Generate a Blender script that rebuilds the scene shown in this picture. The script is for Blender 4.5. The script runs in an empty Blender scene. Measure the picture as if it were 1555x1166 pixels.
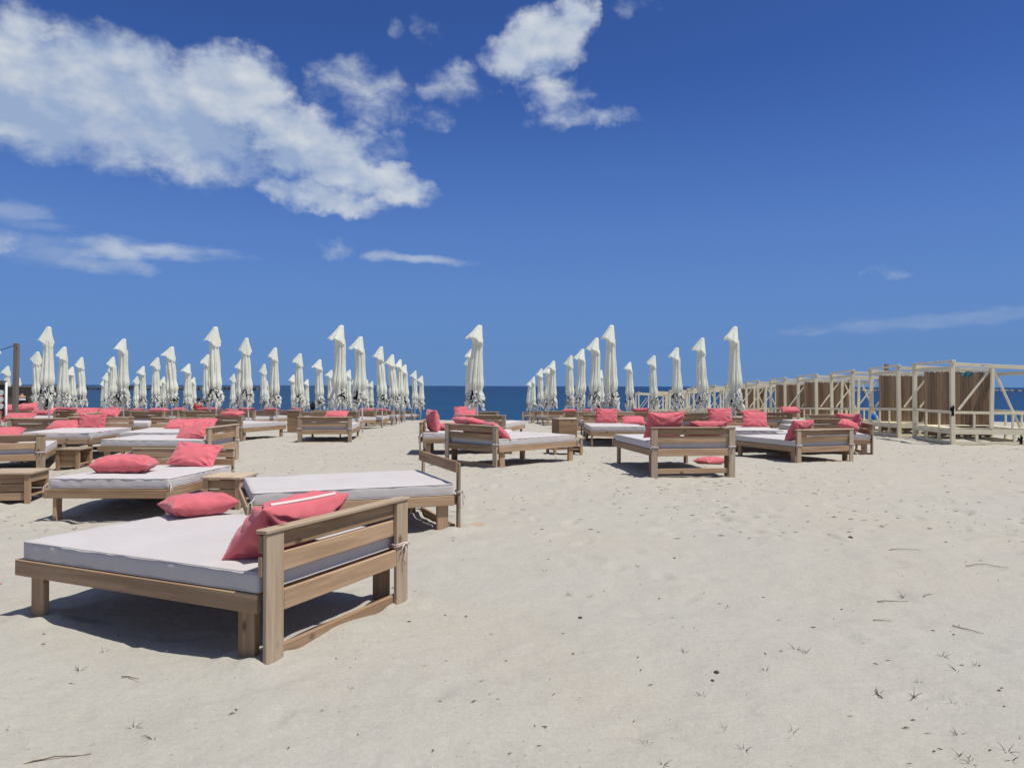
import bpy, bmesh, math, random
import numpy as np
from mathutils import Vector, Matrix

R = math.radians
sc = bpy.context.scene
COL = sc.collection
rng = random.Random(7)

# ------------------------------------------------------------------ helpers
def tag(o, label=None, cat=None, group=None, kind=None):
    if label: o['label'] = label
    if cat: o['category'] = cat
    if group: o['group'] = group
    if kind: o['kind'] = kind
    return o

def link(name, me, parent=None, mat=None):
    o = bpy.data.objects.new(name, me)
    COL.objects.link(o)
    if parent is not None: o.parent = parent
    if mat is not None and len(me.materials) == 0: me.materials.append(mat)
    return o

def empty(name, loc=(0, 0, 0), rz=0.0, pitch=0.0):
    o = bpy.data.objects.new(name, None)
    COL.objects.link(o)
    o.empty_display_size = 0.1
    o.rotation_mode = 'XYZ'
    o.location = loc
    o.rotation_euler = (0, -pitch, rz)
    return o

KIDS = {}        # object name -> its children, kept by hand because lookups are slow
def kids(o): return KIDS.get(o.name, [])
def copy_tree(o, parent=None):
    c = o.copy(); COL.objects.link(c); c.parent = parent
    KIDS[c.name] = [copy_tree(ch, c) for ch in kids(o)]
    return c

ORD = ['zeroth', 'first', 'second', 'third', 'fourth', 'fifth', 'sixth', 'seventh', 'eighth', 'ninth', 'tenth', 'eleventh', 'twelfth', 'thirteenth', 'fourteenth', 'fifteenth', 'sixteenth', 'seventeenth', 'eighteenth', 'nineteenth', 'twentieth']
def ordn(i):
    if i < len(ORD): return ORD[i]
    if i < 30: return 'twenty-' + ORD[i - 20]
    return 'thirtieth' if i == 30 else 'thirty-' + ORD[i - 30]

class MB:
    """collects boards, tubes and quads into one mesh with a UV layer"""
    def __init__(self): self.v, self.f, self.uv, self.sm = [], [], [], []
    def add(self, verts, faces, uvs=None, smooth=False):
        b = len(self.v)
        self.v += [tuple(p) for p in verts]
        for i, f in enumerate(faces):
            self.f.append([b + k for k in f])
            self.uv.append(uvs[i] if uvs else [(verts[k][0], verts[k][1]) for k in f])
            self.sm.append(smooth)
    def box(self, lo, hi, M=None, ch=0.004, r=None):
        r = r or rng
        lo, hi = Vector(lo), Vector(hi)
        c, h = (lo + hi) / 2, (hi - lo) / 2
        ch = min(ch, min(h) * 0.4)
        ax = max(range(3), key=lambda i: h[i])
        o1, o2 = [i for i in range(3) if i != ax]
        off = (r.uniform(0, 50), r.uniform(0, 50))
        verts, faces, idx = [], [], {}
        for s in [(a, b, d) for a in (-1, 1) for b in (-1, 1) for d in (-1, 1)]:
            for k in range(3):
                p = [s[i] * (h[i] - (0 if i == k else ch)) for i in range(3)]
                idx[s + (k,)] = len(verts); verts.append(Vector(p))
        def q(l):
            n = (verts[l[1]] - verts[l[0]]).cross(verts[l[2]] - verts[l[0]])
            cc = sum((verts[i] for i in l), Vector()) / len(l)
            faces.append(l if n.dot(cc) > 0 else l[::-1])
        for k in range(3):
            a, b = [i for i in range(3) if i != k]
            for s in (-1, 1):
                l = []
                for u, w in ((-1, -1), (1, -1), (1, 1), (-1, 1)):
                    t = [0, 0, 0]; t[k] = s; t[a] = u; t[b] = w
                    l.append(idx[tuple(t) + (k,)])
                q(l)
        for k in range(3):
            a, b = [i for i in range(3) if i != k]
            for u in (-1, 1):
                for w in (-1, 1):
                    t0 = [0, 0, 0]; t0[a] = u; t0[b] = w; t1 = list(t0)
                    t0[k] = -1; t1[k] = 1
                    q([idx[tuple(t0) + (a,)], idx[tuple(t1) + (a,)], idx[tuple(t1) + (b,)], idx[tuple(t0) + (b,)]])
        for s in [(a, b, d) for a in (-1, 1) for b in (-1, 1) for d in (-1, 1)]:
            q([idx[s + (k,)] for k in range(3)])
        uvs = []
        for f in faces:
            uvs.append([(verts[k][ax] + off[0], verts[k][o1] + 0.7 * verts[k][o2] + off[1]) for k in f])
        out = [p + c for p in verts]
        if M is not None: out = [M @ p for p in out]
        self.add(out, faces, uvs)
    def bar(self, a, b, w, t, up=(0, 0, 1), ch=0.004):
        """a board of section w (across) x t (along up) from point a to b"""
        a, b = Vector(a), Vector(b)
        d = b - a; L = d.length; d.normalize()
        up = Vector(up)
        s = d.cross(up)
        if s.length < 1e-4: s = d.cross(Vector((1, 0, 0)))
        s.normalize(); u = s.cross(d)
        M = Matrix((d, s, u)).transposed().to_4x4(); M.translation = (a + b) / 2
        self.box((-L / 2, -w / 2, -t / 2), (L / 2, w / 2, t / 2), M, ch)
    def tube(self, pts, rad, n=8, smooth=True, cap=True):
        pts = [Vector(p) for p in pts]
        rads = rad if isinstance(rad, (list, tuple)) else [rad] * len(pts)
        verts, faces = [], []
        prev = None
        for i, p in enumerate(pts):
            d = (pts[min(i + 1, len(pts) - 1)] - pts[max(i - 1, 0)]).normalized()
            ref = Vector((0, 0, 1)) if abs(d.z) < 0.9 else Vector((1, 0, 0))
            s = d.cross(ref).normalized()
            if prev is not None and s.dot(prev) < 0: s = -s
            prev = s
            u = s.cross(d)
            for k in range(n):
                a = 2 * math.pi * k / n
                verts.append(p + (s * math.cos(a) + u * math.sin(a)) * rads[i])
        for i in range(len(pts) - 1):
            for k in range(n):
                k2 = (k + 1) % n
                faces.append([i * n + k, i * n + k2, (i + 1) * n + k2, (i + 1) * n + k])
        if cap:
            faces.append(list(range(n))[::-1]); faces.append([(len(pts) - 1) * n + k for k in range(n)])
        self.add(verts, faces, None, smooth)
    def mesh(self, name):
        me = bpy.data.meshes.new(name)
        me.from_pydata(self.v, [], self.f)
        ul = me.uv_layers.new(name='UVMap')
        flat = [c for f in self.uv for p in f for c in p]
        ul.data.foreach_set('uv', flat)
        me.polygons.foreach_set('use_smooth', self.sm)
        me.update()
        return me
    def build(self, name, mat, parent=None):
        me = self.mesh(name); me.materials.append(mat)
        o = link(name, me, parent)
        if parent is not None: KIDS.setdefault(parent.name, []).append(o)
        return o

def hash2(ix, iy, s):
    n = (ix.astype(np.int64) * 374761393 + iy.astype(np.int64) * 668265263 + s * 1442695041) & 0x7fffffff
    n = (n ^ (n >> 13)) * 1274126177 & 0x7fffffff
    n = (n ^ (n >> 16)) & 0xffff
    return n / 65535.0
def vnoise(x, y, s=0):
    ix, iy = np.floor(x), np.floor(y)
    fx, fy = x - ix, y - iy
    fx = fx * fx * fx * (fx * (fx * 6 - 15) + 10); fy = fy * fy * fy * (fy * (fy * 6 - 15) + 10)
    a = hash2(ix, iy, s); b = hash2(ix + 1, iy, s); c = hash2(ix, iy + 1, s); d = hash2(ix + 1, iy + 1, s)
    return (a + (b - a) * fx) * (1 - fy) + (c + (d - c) * fx) * fy - 0.5
def fbm(x, y, s=0, o=4):
    t = 0; a = 1
    for i in range(o):
        t = t + a * vnoise(x * 2 ** i + 17.3 * i, y * 2 ** i - 9.1 * i, s + i); a *= 0.5
    return t

# ------------------------------------------------------------------ terrain
HZ = np.array([-60, 22, 25, 28, 32, 38, 43, 51, 61, 66, 90, 120.])
HV = np.array([0, 0, .02, .09, .20, .37, .52, .78, 1.15, 1.36, 2.2, 2.6])
def base_ground(x, y):
    x = np.asarray(x, float); y = np.asarray(y, float)
    z = -np.interp(y, HZ, HV)
    z = z + 0.12 * np.exp(-((x - 1.6) ** 2 / 14 + (y - 14.6) ** 2 / 7))
    z = z - 0.06 * np.exp(-((x + 4.8) ** 2 / 4 + (y - 10.2) ** 2 / 4))
    z = z - 0.05 * np.exp(-((x - 7.0) ** 2 / 6 + (y - 18.2) ** 2 / 4))
    z = z - 0.08 * np.exp(-((x + 9.8) ** 2 / 3 + (y - 15.0) ** 2 / 2))
    return z
def ground(x, y):
    x = np.asarray(x, float); y = np.asarray(y, float)
    z = base_ground(x, y)
    z = z + 0.055 * fbm(x * .55, y * .55, 3, 3)
    z = z + 0.017 * fbm(x * 2.1, y * 2.1, 11, 3)
    z = z + 0.05 * np.exp(-((x + 1.1) ** 2 + (y - 5.05) ** 2) / .10) - .03 * np.exp(-((x + 2.2) ** 2 + (y - 4.9) ** 2) / .5)
    return z
def gz(x, y): return float(ground(x, y))

# ------------------------------------------------------------------ materials
def newmat(name):
    m = bpy.data.materials.new(name); m.use_nodes = True
    nt = m.node_tree
    return m, nt, nt.nodes['Principled BSDF']
class NT:
    def __init__(self, nt): self.t = nt
    def n(self, typ, **kw):
        nd = self.t.nodes.new(typ)
        ins = kw.pop('ins', {})
        for k, v in kw.items(): setattr(nd, k, v)
        for k, v in ins.items():
            s = nd.inputs[k]
            if hasattr(v, 'is_linked') or isinstance(v, bpy.types.NodeSocket): self.t.links.new(v, s)
            else: s.default_value = v
        return nd
    def math(self, op, a, b=None, c=None, clamp=False):
        nd = self.t.nodes.new('ShaderNodeMath'); nd.operation = op; nd.use_clamp = clamp
        for i, v in enumerate((a, b, c)):
            if v is None: continue
            if isinstance(v, bpy.types.NodeSocket): self.t.links.new(v, nd.inputs[i])
            else: nd.inputs[i].default_value = v
        return nd.outputs[0]
    def mix(self, fac, a, b, blend='MIX'):
        nd = self.t.nodes.new('ShaderNodeMix'); nd.data_type = 'RGBA'; nd.blend_type = blend
        for i, v in ((0, fac), (6, a), (7, b)):
            if isinstance(v, bpy.types.NodeSocket): self.t.links.new(v, nd.inputs[i])
            else:
                nd.inputs[i].default_value = v if i == 0 else (tuple(v) + (1,) if len(v) == 3 else v)
        return nd.outputs[2]
    def ramp(self, fac, stops):
        nd = self.t.nodes.new('ShaderNodeValToRGB')
        el = nd.color_ramp.elements
        while len(el) > 1: el.remove(el[-1])
        for i, (p, c) in enumerate(stops):
            e = el[0] if i == 0 else el.new(p)
            e.position = p; e.color = (tuple(c) + (1,)) if len(c) == 3 else c
        self.t.links.new(fac, nd.inputs[0])
        return nd.outputs[0]
    def noise(self, vec, scale, detail=4, rough=.55, dist=0, dim='3D'):
        nd = self.n('ShaderNodeTexNoise', noise_dimensions=dim, ins={'Scale': scale, 'Detail': detail, 'Roughness': rough, 'Distortion': dist})
        if vec is not None: self.t.links.new(vec, nd.inputs['Vector'])
        return nd.outputs['Fac']
    def mapping(self, vec, scale=(1, 1, 1), rot=(0, 0, 0), loc=(0, 0, 0)):
        return self.n('ShaderNodeMapping', ins={'Vector': vec, 'Scale': scale, 'Rotation': rot, 'Location': loc}).outputs[0]
    def bump(self, h, strength, dist, normal=None):
        nd = self.n('ShaderNodeBump', ins={'Height': h, 'Strength': strength, 'Distance': dist})
        if normal is not None: self.t.links.new(normal, nd.inputs['Normal'])
        return nd.outputs[0]
    def link(self, a, b): self.t.links.new(a, b)

def wood(name, c1, c2, grey, greyamt, rough=.75):
    m, nt, bs = newmat(name); N = NT(nt)
    uv = N.n('ShaderNodeTexCoord').outputs['UV']
    rnd = N.n('ShaderNodeObjectInfo').outputs['Random']
    g = N.noise(N.mapping(uv, (1.3, 30, 1)), 1.0, 6, .62, .5)
    g2 = N.noise(N.mapping(uv, (.8, 17, 1)), 1.0, 4, .55, 1.0)
    big = N.noise(N.mapping(uv, (2.2, 3, 1)), 1.0, 3)
    col = N.mix(N.ramp(g, [(.30, (.15, .15, .15)), (.66, (1, 1, 1))]), c1, c2)
    col = N.mix(N.math('MULTIPLY', N.ramp(g2, [(.46, (0, 0, 0)), (.60, (1, 1, 1))]), .42), col, tuple(x * .66 for x in c1))
    gf = N.math('ADD', N.math('MULTIPLY', N.ramp(big, [(.35, (0, 0, 0)), (.7, (1, 1, 1))]), .5), N.math('MULTIPLY', rnd, .4))
    col = N.mix(N.math('MULTIPLY', gf, greyamt, clamp=True), col, grey)
    # knots
    vor = N.n('ShaderNodeTexVoronoi', feature='F1', ins={'Vector': N.mapping(uv, (3.0, 6.5, 1)), 'Scale': 1.0, 'Randomness': 1.0})
    knot = N.ramp(vor.outputs['Distance'], [(.05, (1, 1, 1)), (.15, (0, 0, 0))])
    col = N.mix(N.math('MULTIPLY', knot, .75), col, (.05, .028, .014))
    val = N.math('ADD', .8, N.math('MULTIPLY', rnd, .42))
    hsv = N.n('ShaderNodeHueSaturation', ins={'Color': col, 'Value': val})
    N.link(hsv.outputs[0], bs.inputs['Base Color'])
    bs.inputs['Roughness'].default_value = rough
    bs.inputs['Specular IOR Level'].default_value = .25
    N.link(N.bump(g, .35, .004), bs.inputs['Normal'])
    return m
WOOD = wood('weathered_pine', (.25, .142, .066), (.45, .29, .165), (.40, .31, .23), .45)
WOODG = wood('greyed_pine', (.31, .215, .128), (.50, .385, .255), (.43, .365, .275), .7)
WOODD = wood('cabinet_wood', (.22, .125, .06), (.33, .20, .105), (.28, .22, .16), .4)

def fabric(name, col, dirt, wr=.25, weave=700, sheen=.1):
    m, nt, bs = newmat(name); N = NT(nt)
    oc = N.n('ShaderNodeTexCoord').outputs['Object']
    rnd = N.n('ShaderNodeObjectInfo').outputs['Random']
    p = N.n('ShaderNodeVectorMath', operation='ADD', ins={0: oc}).outputs[0]
    nd = nt.nodes[-1]
    cmb = N.n('ShaderNodeCombineXYZ', ins={0: N.math('MULTIPLY', rnd, 31.0), 1: N.math('MULTIPLY', rnd, 17.0)}).outputs[0]
    N.link(cmb, p.node.inputs[1])
    big = N.noise(p, 2.2, 4, .6)
    c = N.mix(N.ramp(big, [(.35, (0, 0, 0)), (.75, (1, 1, 1))]), col, dirt)
    hsv = N.n('ShaderNodeHueSaturation', ins={'Color': c, 'Value': N.math('ADD', .93, N.math('MULTIPLY', rnd, .14))})
    N.link(hsv.outputs[0], bs.inputs['Base Color'])
    bs.inputs['Roughness'].default_value = .9
    bs.inputs['Specular IOR Level'].default_value = .1
    bs.inputs['Sheen Weight'].default_value = sheen
    w = N.noise(p, 7, 3, .5, .6)
    f = N.noise(p, weave, 1)
    b1 = N.bump(w, wr, .02)
    N.link(N.bump(f, .12, .001, b1), bs.inputs['Normal'])
    return m
MATT = fabric('mattress_canvas', (.565, .530, .510), (.53, .49, .465), .22)
CORAL = fabric('coral_canvas', (.63, .150, .168), (.53, .118, .136), .5, 500, .25)
ROPE = fabric('cotton_tie', (.62, .52, .47), (.5, .41, .36), .2)
DARKC = fabric('dark_cloth', (.02, .022, .03), (.012, .012, .016), .3)
WHITEC = fabric('white_cloth', (.72, .72, .74), (.62, .62, .64), .3)
REDC = fabric('red_cloth', (.55, .03, .035), (.45, .02, .03), .3)
TEALC = fabric('teal_cloth', (.05, .19, .22), (.04, .13, .16), .3)

def plain(name, col, rough=.6, spec=.3, nz=.12, scale=20):
    m, nt, bs = newmat(name); N = NT(nt)
    oc = N.n('ShaderNodeTexCoord').outputs['Object']
    n = N.noise(oc, scale, 4)
    c = N.mix(n, tuple(x * (1 - nz) for x in col), tuple(min(1, x * (1 + nz)) for x in col))
    N.link(c, bs.inputs['Base Color'])
    bs.inputs['Roughness'].default_value = rough
    bs.inputs['Specular IOR Level'].default_value = spec
    return m
POLEW = plain('white_metal', (.74, .74, .72), .4)
ZIP = plain('zip_tape', (.66, .58, .54), .6, .3, .1, 200)
SKIN = plain('skin', (.45, .27, .19), .55)
HAIR = plain('dark_hair', (.025, .017, .012), .6)
ROCK = plain('dark_rock', (.10, .095, .085), .9, .2, .6, .35)
ROCKP = plain('pale_rock', (.33, .31, .28), .9, .2, .6, .3)
BLUE = plain('blue_plastic', (.02, .18, .62), .35, .5)
BLACK = plain('black_paint', (.02, .02, .022), .5)
ORANGE = plain('orange_print', (.72, .10, .025), .5)
WHITEP = plain('white_print', (.7, .7, .68), .5)
WIRE = plain('black_cable', (.03, .03, .03), .5)
HUTW = wood('hut_boards', (.085, .062, .045), (.14, .11, .085), (.12, .105, .09), .5)
POSTW = wood('grey_timber', (.12, .10, .08), (.19, .165, .14), (.17, .155, .14), .6)

def paint():
    m, nt, bs = newmat('worn_cream_paint'); N = NT(nt)
    uv = N.n('ShaderNodeTexCoord').outputs['UV']
    w = N.noise(N.mapping(uv, (2.0, 16, 1)), 1.0, 5, .65)
    w2 = N.noise(uv, 3.0, 3)
    c = N.mix(N.ramp(w2, [(.35, (0, 0, 0)), (.7, (1, 1, 1))]), (.80, .72, .51), (.70, .63, .45))
    c = N.mix(N.ramp(w, [(.60, (0, 0, 0)), (.70, (1, 1, 1))]), c, (.30, .26, .20))
    N.link(c, bs.inputs['Base Color']); bs.inputs['Roughness'].default_value = .7
    N.link(N.bump(w, .3, .003), bs.inputs['Normal'])
    return m
PAINT = paint()
def reed():
    m, nt, bs = newmat('reed_matting'); N = NT(nt)
    oc = N.n('ShaderNodeTexCoord').outputs['Object']
    s = N.noise(N.mapping(oc, (48, 48, .9)), 1.0, 5, .65, .5)
    b = N.noise(N.mapping(oc, (5, 5, .8)), 1.0, 3)
    c = N.ramp(s, [(.30, (.06, .037, .02)), (.46, (.165, .11, .063)), (.60, (.26, .18, .11)), (.74, (.42, .33, .22))])
    c = N.mix(N.math('MULTIPLY', b, .6), c, (.10, .055, .03))
    N.link(c, bs.inputs['Base Color']); bs.inputs['Roughness'].default_value = .8
    N.link(N.bump(s, .8, .01), bs.inputs['Normal'])
    return m
REED = reed()

def canopy_mat(name, printed, red=False):
    m, nt, bs = newmat(name); N = NT(nt)
    uv = N.n('ShaderNodeTexCoord').outputs['UV']
    oc = N.n('ShaderNodeTexCoord').outputs['Object']
    rnd = N.n('ShaderNodeObjectInfo').outputs['Random']
    d = N.noise(oc, 3.5, 4, .6)
    c = N.mix(N.ramp(d, [(.35, (0, 0, 0)), (.75, (1, 1, 1))]), (.88, .89, .775), (.83, .84, .71))
    if printed:
        sp = N.n('ShaderNodeSeparateXYZ', ins={0: uv})
        u, v = sp.outputs[0], sp.outputs[1]
        wv = N.math('ADD', v, N.math('MULTIPLY', N.math('SINE', N.math('ADD', N.math('MULTIPLY', u, 2.1), N.math('MULTIPLY', rnd, 9))), .13))
        cv = N.n('ShaderNodeCombineXYZ', ins={0: N.math('ADD', u, N.math('MULTIPLY', rnd, 20)), 1: wv}).outputs[0]
        vo = N.n('ShaderNodeTexVoronoi', feature='DISTANCE_TO_EDGE', ins={'Vector': cv, 'Scale': 5.0, 'Randomness': .85})
        vo2 = N.n('ShaderNodeTexVoronoi', feature='F1', distance='CHEBYCHEV', ins={'Vector': cv, 'Scale': 8.0, 'Randomness': .7})
        gl = N.math('LESS_THAN', vo.outputs['Distance'], .085)
        gl = N.math('MAXIMUM', gl, N.math('LESS_THAN', vo2.outputs['Distance'], .22))
        def band(a, b):
            return N.math('MULTIPLY', N.math('GREATER_THAN', wv, a), N.math('LESS_THAN', wv, b))
        pr = N.math('MULTIPLY', gl, band(.17, .44))
        pr = N.math('MAXIMUM', pr, band(.10, .135)); pr = N.math('MAXIMUM', pr, band(.47, .50))
        patch = N.math('GREATER_THAN', N.noise(cv, 1.5, 2), .47)
        pr = N.math('MULTIPLY', pr, patch)
        white = N.math('LESS_THAN', v, .52)
        c = N.mix(N.math('MULTIPLY', white, .6), c, (.74, .74, .69))
        c = N.mix(pr, c, (.022, .022, .024))
        if red:
            du = N.math('SUBTRACT', u, 1.18); dv = N.math('SUBTRACT', v, .52)
            rr = N.math('SQRT', N.math('ADD', N.math('MULTIPLY', du, du), N.math('MULTIPLY', dv, dv)))
            c = N.mix(N.math('LESS_THAN', rr, .10), c, (.55, .03, .04))
    N.link(c, bs.inputs['Base Color'])
    bs.inputs['Roughness'].default_value = .85; bs.inputs['Specular IOR Level'].default_value = .15
    N.link(N.bump(N.noise(oc, 11, 4, .6, .8), .35, .02), bs.inputs['Normal'])
    # cloth lets a little light through
    tr = N.n('ShaderNodeBsdfTranslucent', ins={'Color': c})
    mx = N.n('ShaderNodeMixShader', ins={0: .30, 1: bs.outputs[0], 2: tr.outputs[0]})
    out = [x for x in nt.nodes if x.type == 'OUTPUT_MATERIAL'][0]
    N.link(mx.outputs[0], out.inputs[0])
    return m
CANV = canopy_mat('cream_canvas', False)
CANVP = canopy_mat('printed_canvas', True)
CANVR = canopy_mat('printed_canvas_red_spot', True, True)

def sand_mat():
    m, nt, bs = newmat('pale_sand'); N = NT(nt)
    oc = N.n('ShaderNodeTexCoord').outputs['Object']
    big = N.noise(oc, .35, 4, .55)
    mid = N.noise(oc, 2.3, 5, .6)
    c = N.mix(N.ramp(big, [(.35, (0, 0, 0)), (.68, (1, 1, 1))]), (.404, .387, .336), (.406, .372, .302))
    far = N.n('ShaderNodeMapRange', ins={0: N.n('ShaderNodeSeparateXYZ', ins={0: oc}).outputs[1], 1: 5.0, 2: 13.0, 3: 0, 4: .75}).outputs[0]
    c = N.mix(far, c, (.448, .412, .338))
    c = N.mix(N.math('MULTIPLY', N.ramp(mid, [(.45, (0, 0, 0)), (.72, (1, 1, 1))]), .55), c, (.368, .348, .298))
    fine = N.noise(oc, 90, 3, .7)
    c = N.mix(N.math('MULTIPLY', N.ramp(fine, [(.35, (0, 0, 0)), (.7, (1, 1, 1))]), .34), c, (.27, .25, .21))
    grain = N.noise(oc, 34, 4, .7)
    c = N.mix(N.math('MULTIPLY', N.ramp(grain, [(.42, (0, 0, 0)), (.68, (1, 1, 1))]), .30), c, (.50, .485, .44))
    # shell grit: bright and dark specks in drifts
    drift = N.ramp(N.noise(oc, .8, 3), [(.48, (0, 0, 0)), (.66, (1, 1, 1))])
    v1 = N.n('ShaderNodeTexVoronoi', feature='F1', ins={'Vector': oc, 'Scale': 42.0})
    sel = N.n('ShaderNodeSeparateColor', ins={0: v1.outputs['Color']})
    sp = N.math('MULTIPLY', N.math('LESS_THAN', v1.outputs['Distance'], .17), N.math('GREATER_THAN', sel.outputs[0], N.math('SUBTRACT', .975, N.math('MULTIPLY', drift, .10))))
    c = N.mix(N.math('MULTIPLY', sp, .6), c, (.62, .58, .52))
    v2 = N.n('ShaderNodeTexVoronoi', feature='F1', ins={'Vector': N.mapping(oc, (1, 1.6, 1)), 'Scale': 26.0})
    sel2 = N.n('ShaderNodeSeparateColor', ins={0: v2.outputs['Color']})
    dk = N.math('MULTIPLY', N.math('LESS_THAN', v2.outputs['Distance'], .2), N.math('GREATER_THAN', sel2.outputs[1], .955))
    c = N.mix(N.math('MULTIPLY', dk, .55), c, (.12, .10, .08))
    N.link(c, bs.inputs['Base Color'])
    bs.inputs['Roughness'].default_value = .95; bs.inputs['Specular IOR Level'].default_value = .12
    rip = N.noise(N.mapping(oc, (5, 13, 1)), 1.0, 4, .6, .6)
    b = N.bump(N.noise(oc, 7, 5, .6), .5, .03)
    b = N.bump(rip, .55, .016, b)
    b = N.bump(N.noise(oc, 55, 4, .7), .45, .006, b)
    b = N.bump(N.noise(oc, 260, 2, .7), .4, .002, b)
    N.link(b, bs.inputs['Normal'])
    return m
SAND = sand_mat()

def sea_mat():
    m, nt, bs = newmat('sea_water'); N = NT(nt)
    oc = N.n('ShaderNodeTexCoord').outputs['Object']
    pat = N.noise(N.mapping(oc, (.012, .03, 1)), 1.0, 4)
    sp = N.n('ShaderNodeSeparateXYZ', ins={0: oc})
    near = N.n('ShaderNodeMapRange', ins={0: sp.outputs[1], 1: 60, 2: 420, 3: 0, 4: 1}).outputs[0]
    c = N.mix(near, (.007, .048, .108), (.004, .024, .068))
    c = N.mix(N.math('MULTIPLY', pat, .5), c, (.008, .05, .12))
    N.link(c, bs.inputs['Base Color'])
    bs.inputs['Roughness'].default_value = .32; bs.inputs['IOR'].default_value = 1.33
    bs.inputs['Specular IOR Level'].default_value = .2
    w1 = N.noise(N.mapping(oc, (.22, .65, 1)), 1.0, 5, .65, .4)
    w2 = N.noise(N.mapping(oc, (.05, .16, 1)), 1.0, 3, .5)
    b = N.bump(w2, .9, 1.6)
    b = N.bump(w1, .9, .8, b)
    N.link(b, bs.inputs['Normal'])
    return m
SEA = sea_mat()

# ------------------------------------------------------------------ camera
F, PITCH, ROLL = 1170.0, R(.15), R(.18)
cam = bpy.data.cameras.new('camera'); co = bpy.data.objects.new('camera', cam); COL.objects.link(co)
cam.sensor_fit = 'HORIZONTAL'; cam.sensor_width = 36; cam.lens = 36 * F / 1555
cam.clip_start = .05; cam.clip_end = 80000
EYE = 1.6
co.location = (0, 0, EYE)
co.rotation_mode = 'QUATERNION'
co.rotation_quaternion = (Matrix.Rotation(math.pi / 2 + PITCH, 3, 'X') @ Matrix.Rotation(ROLL, 3, 'Z')).to_quaternion()
sc.camera = co

# ------------------------------------------------------------------ light
SUN_EL, SUN_AZ = R(66), R(114)      # azimuth clockwise from +Y (north of the scene)
sd = Vector((math.sin(SUN_AZ) * math.cos(SUN_EL), math.cos(SUN_AZ) * math.cos(SUN_EL), math.sin(SUN_EL)))
sl = bpy.data.lights.new('sun', 'SUN'); sl.energy = 4.5; sl.angle = R(.53); sl.color = (1, .955, .885)
so = bpy.data.objects.new('sun', sl); COL.objects.link(so)
so.rotation_mode = 'QUATERNION'; so.rotation_quaternion = sd.to_track_quat('Z', 'Y')
so.location = (20, -10, 40)

def ang(px, py):
    hy = 586.1 + (px - 777.5) * .00314
    a = math.atan((px - 777.5) / F)
    return math.degrees(a), math.degrees(math.atan((hy - py) / math.hypot(F, px - 777.5)))
PPD = F * math.pi / 180
CLOUDS = [  # centre pixel of the photograph turned into azimuth and elevation, radii, tilt, weight
    (40, 130, 270, 100, 8, 1.0), (230, 165, 190, 95, 16, 1.0), (355, 140, 105, 70, 10, 1.0), (470, 225, 150, 62, 24, 1.0), (575, 275, 105, 36, 12, .9),
    (490, 300, 110, 32, 6, .85), (560, 215, 60, 26, 12, .6), (545, 140, 72, 40, 14, .62), (690, 132, 55, 28, -8, .5), (655, 178, 32, 18, 20, .42),
    (815, 68, 100, 55, -14, .95), (870, 28, 44, 40, -30, .9), (840, 148, 66, 32, 26, .62), (890, 178, 85, 15, -2, .6), (640, 46, 24, 20, 20, .38), (600, 50, 13, 14, 0, .3),
    (970, 5, 36, 18, -10, .4), (512, 375, 36, 14, -16, .36), (1340, 412, 28, 7, 0, .34), (-10, 360, 50, 18, 0, .45)]
# thin smooth streaks low over the sea
STREAKS = [(1440, 486, 250, 13, -3, .24), (235, 379, 130, 13, 1, .62), (175, 382, 75, 25, -2, .7), (165, 402, 85, 15, 0, .5), (110, 385, 130, 26, 0, .26), (645, 394, 95, 9, 3, .55), (572, 387, 30, 10, 0, .5), (20, 322, 60, 20, 0, .34), (50, 342, 60, 10, 0, .2)]
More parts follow.
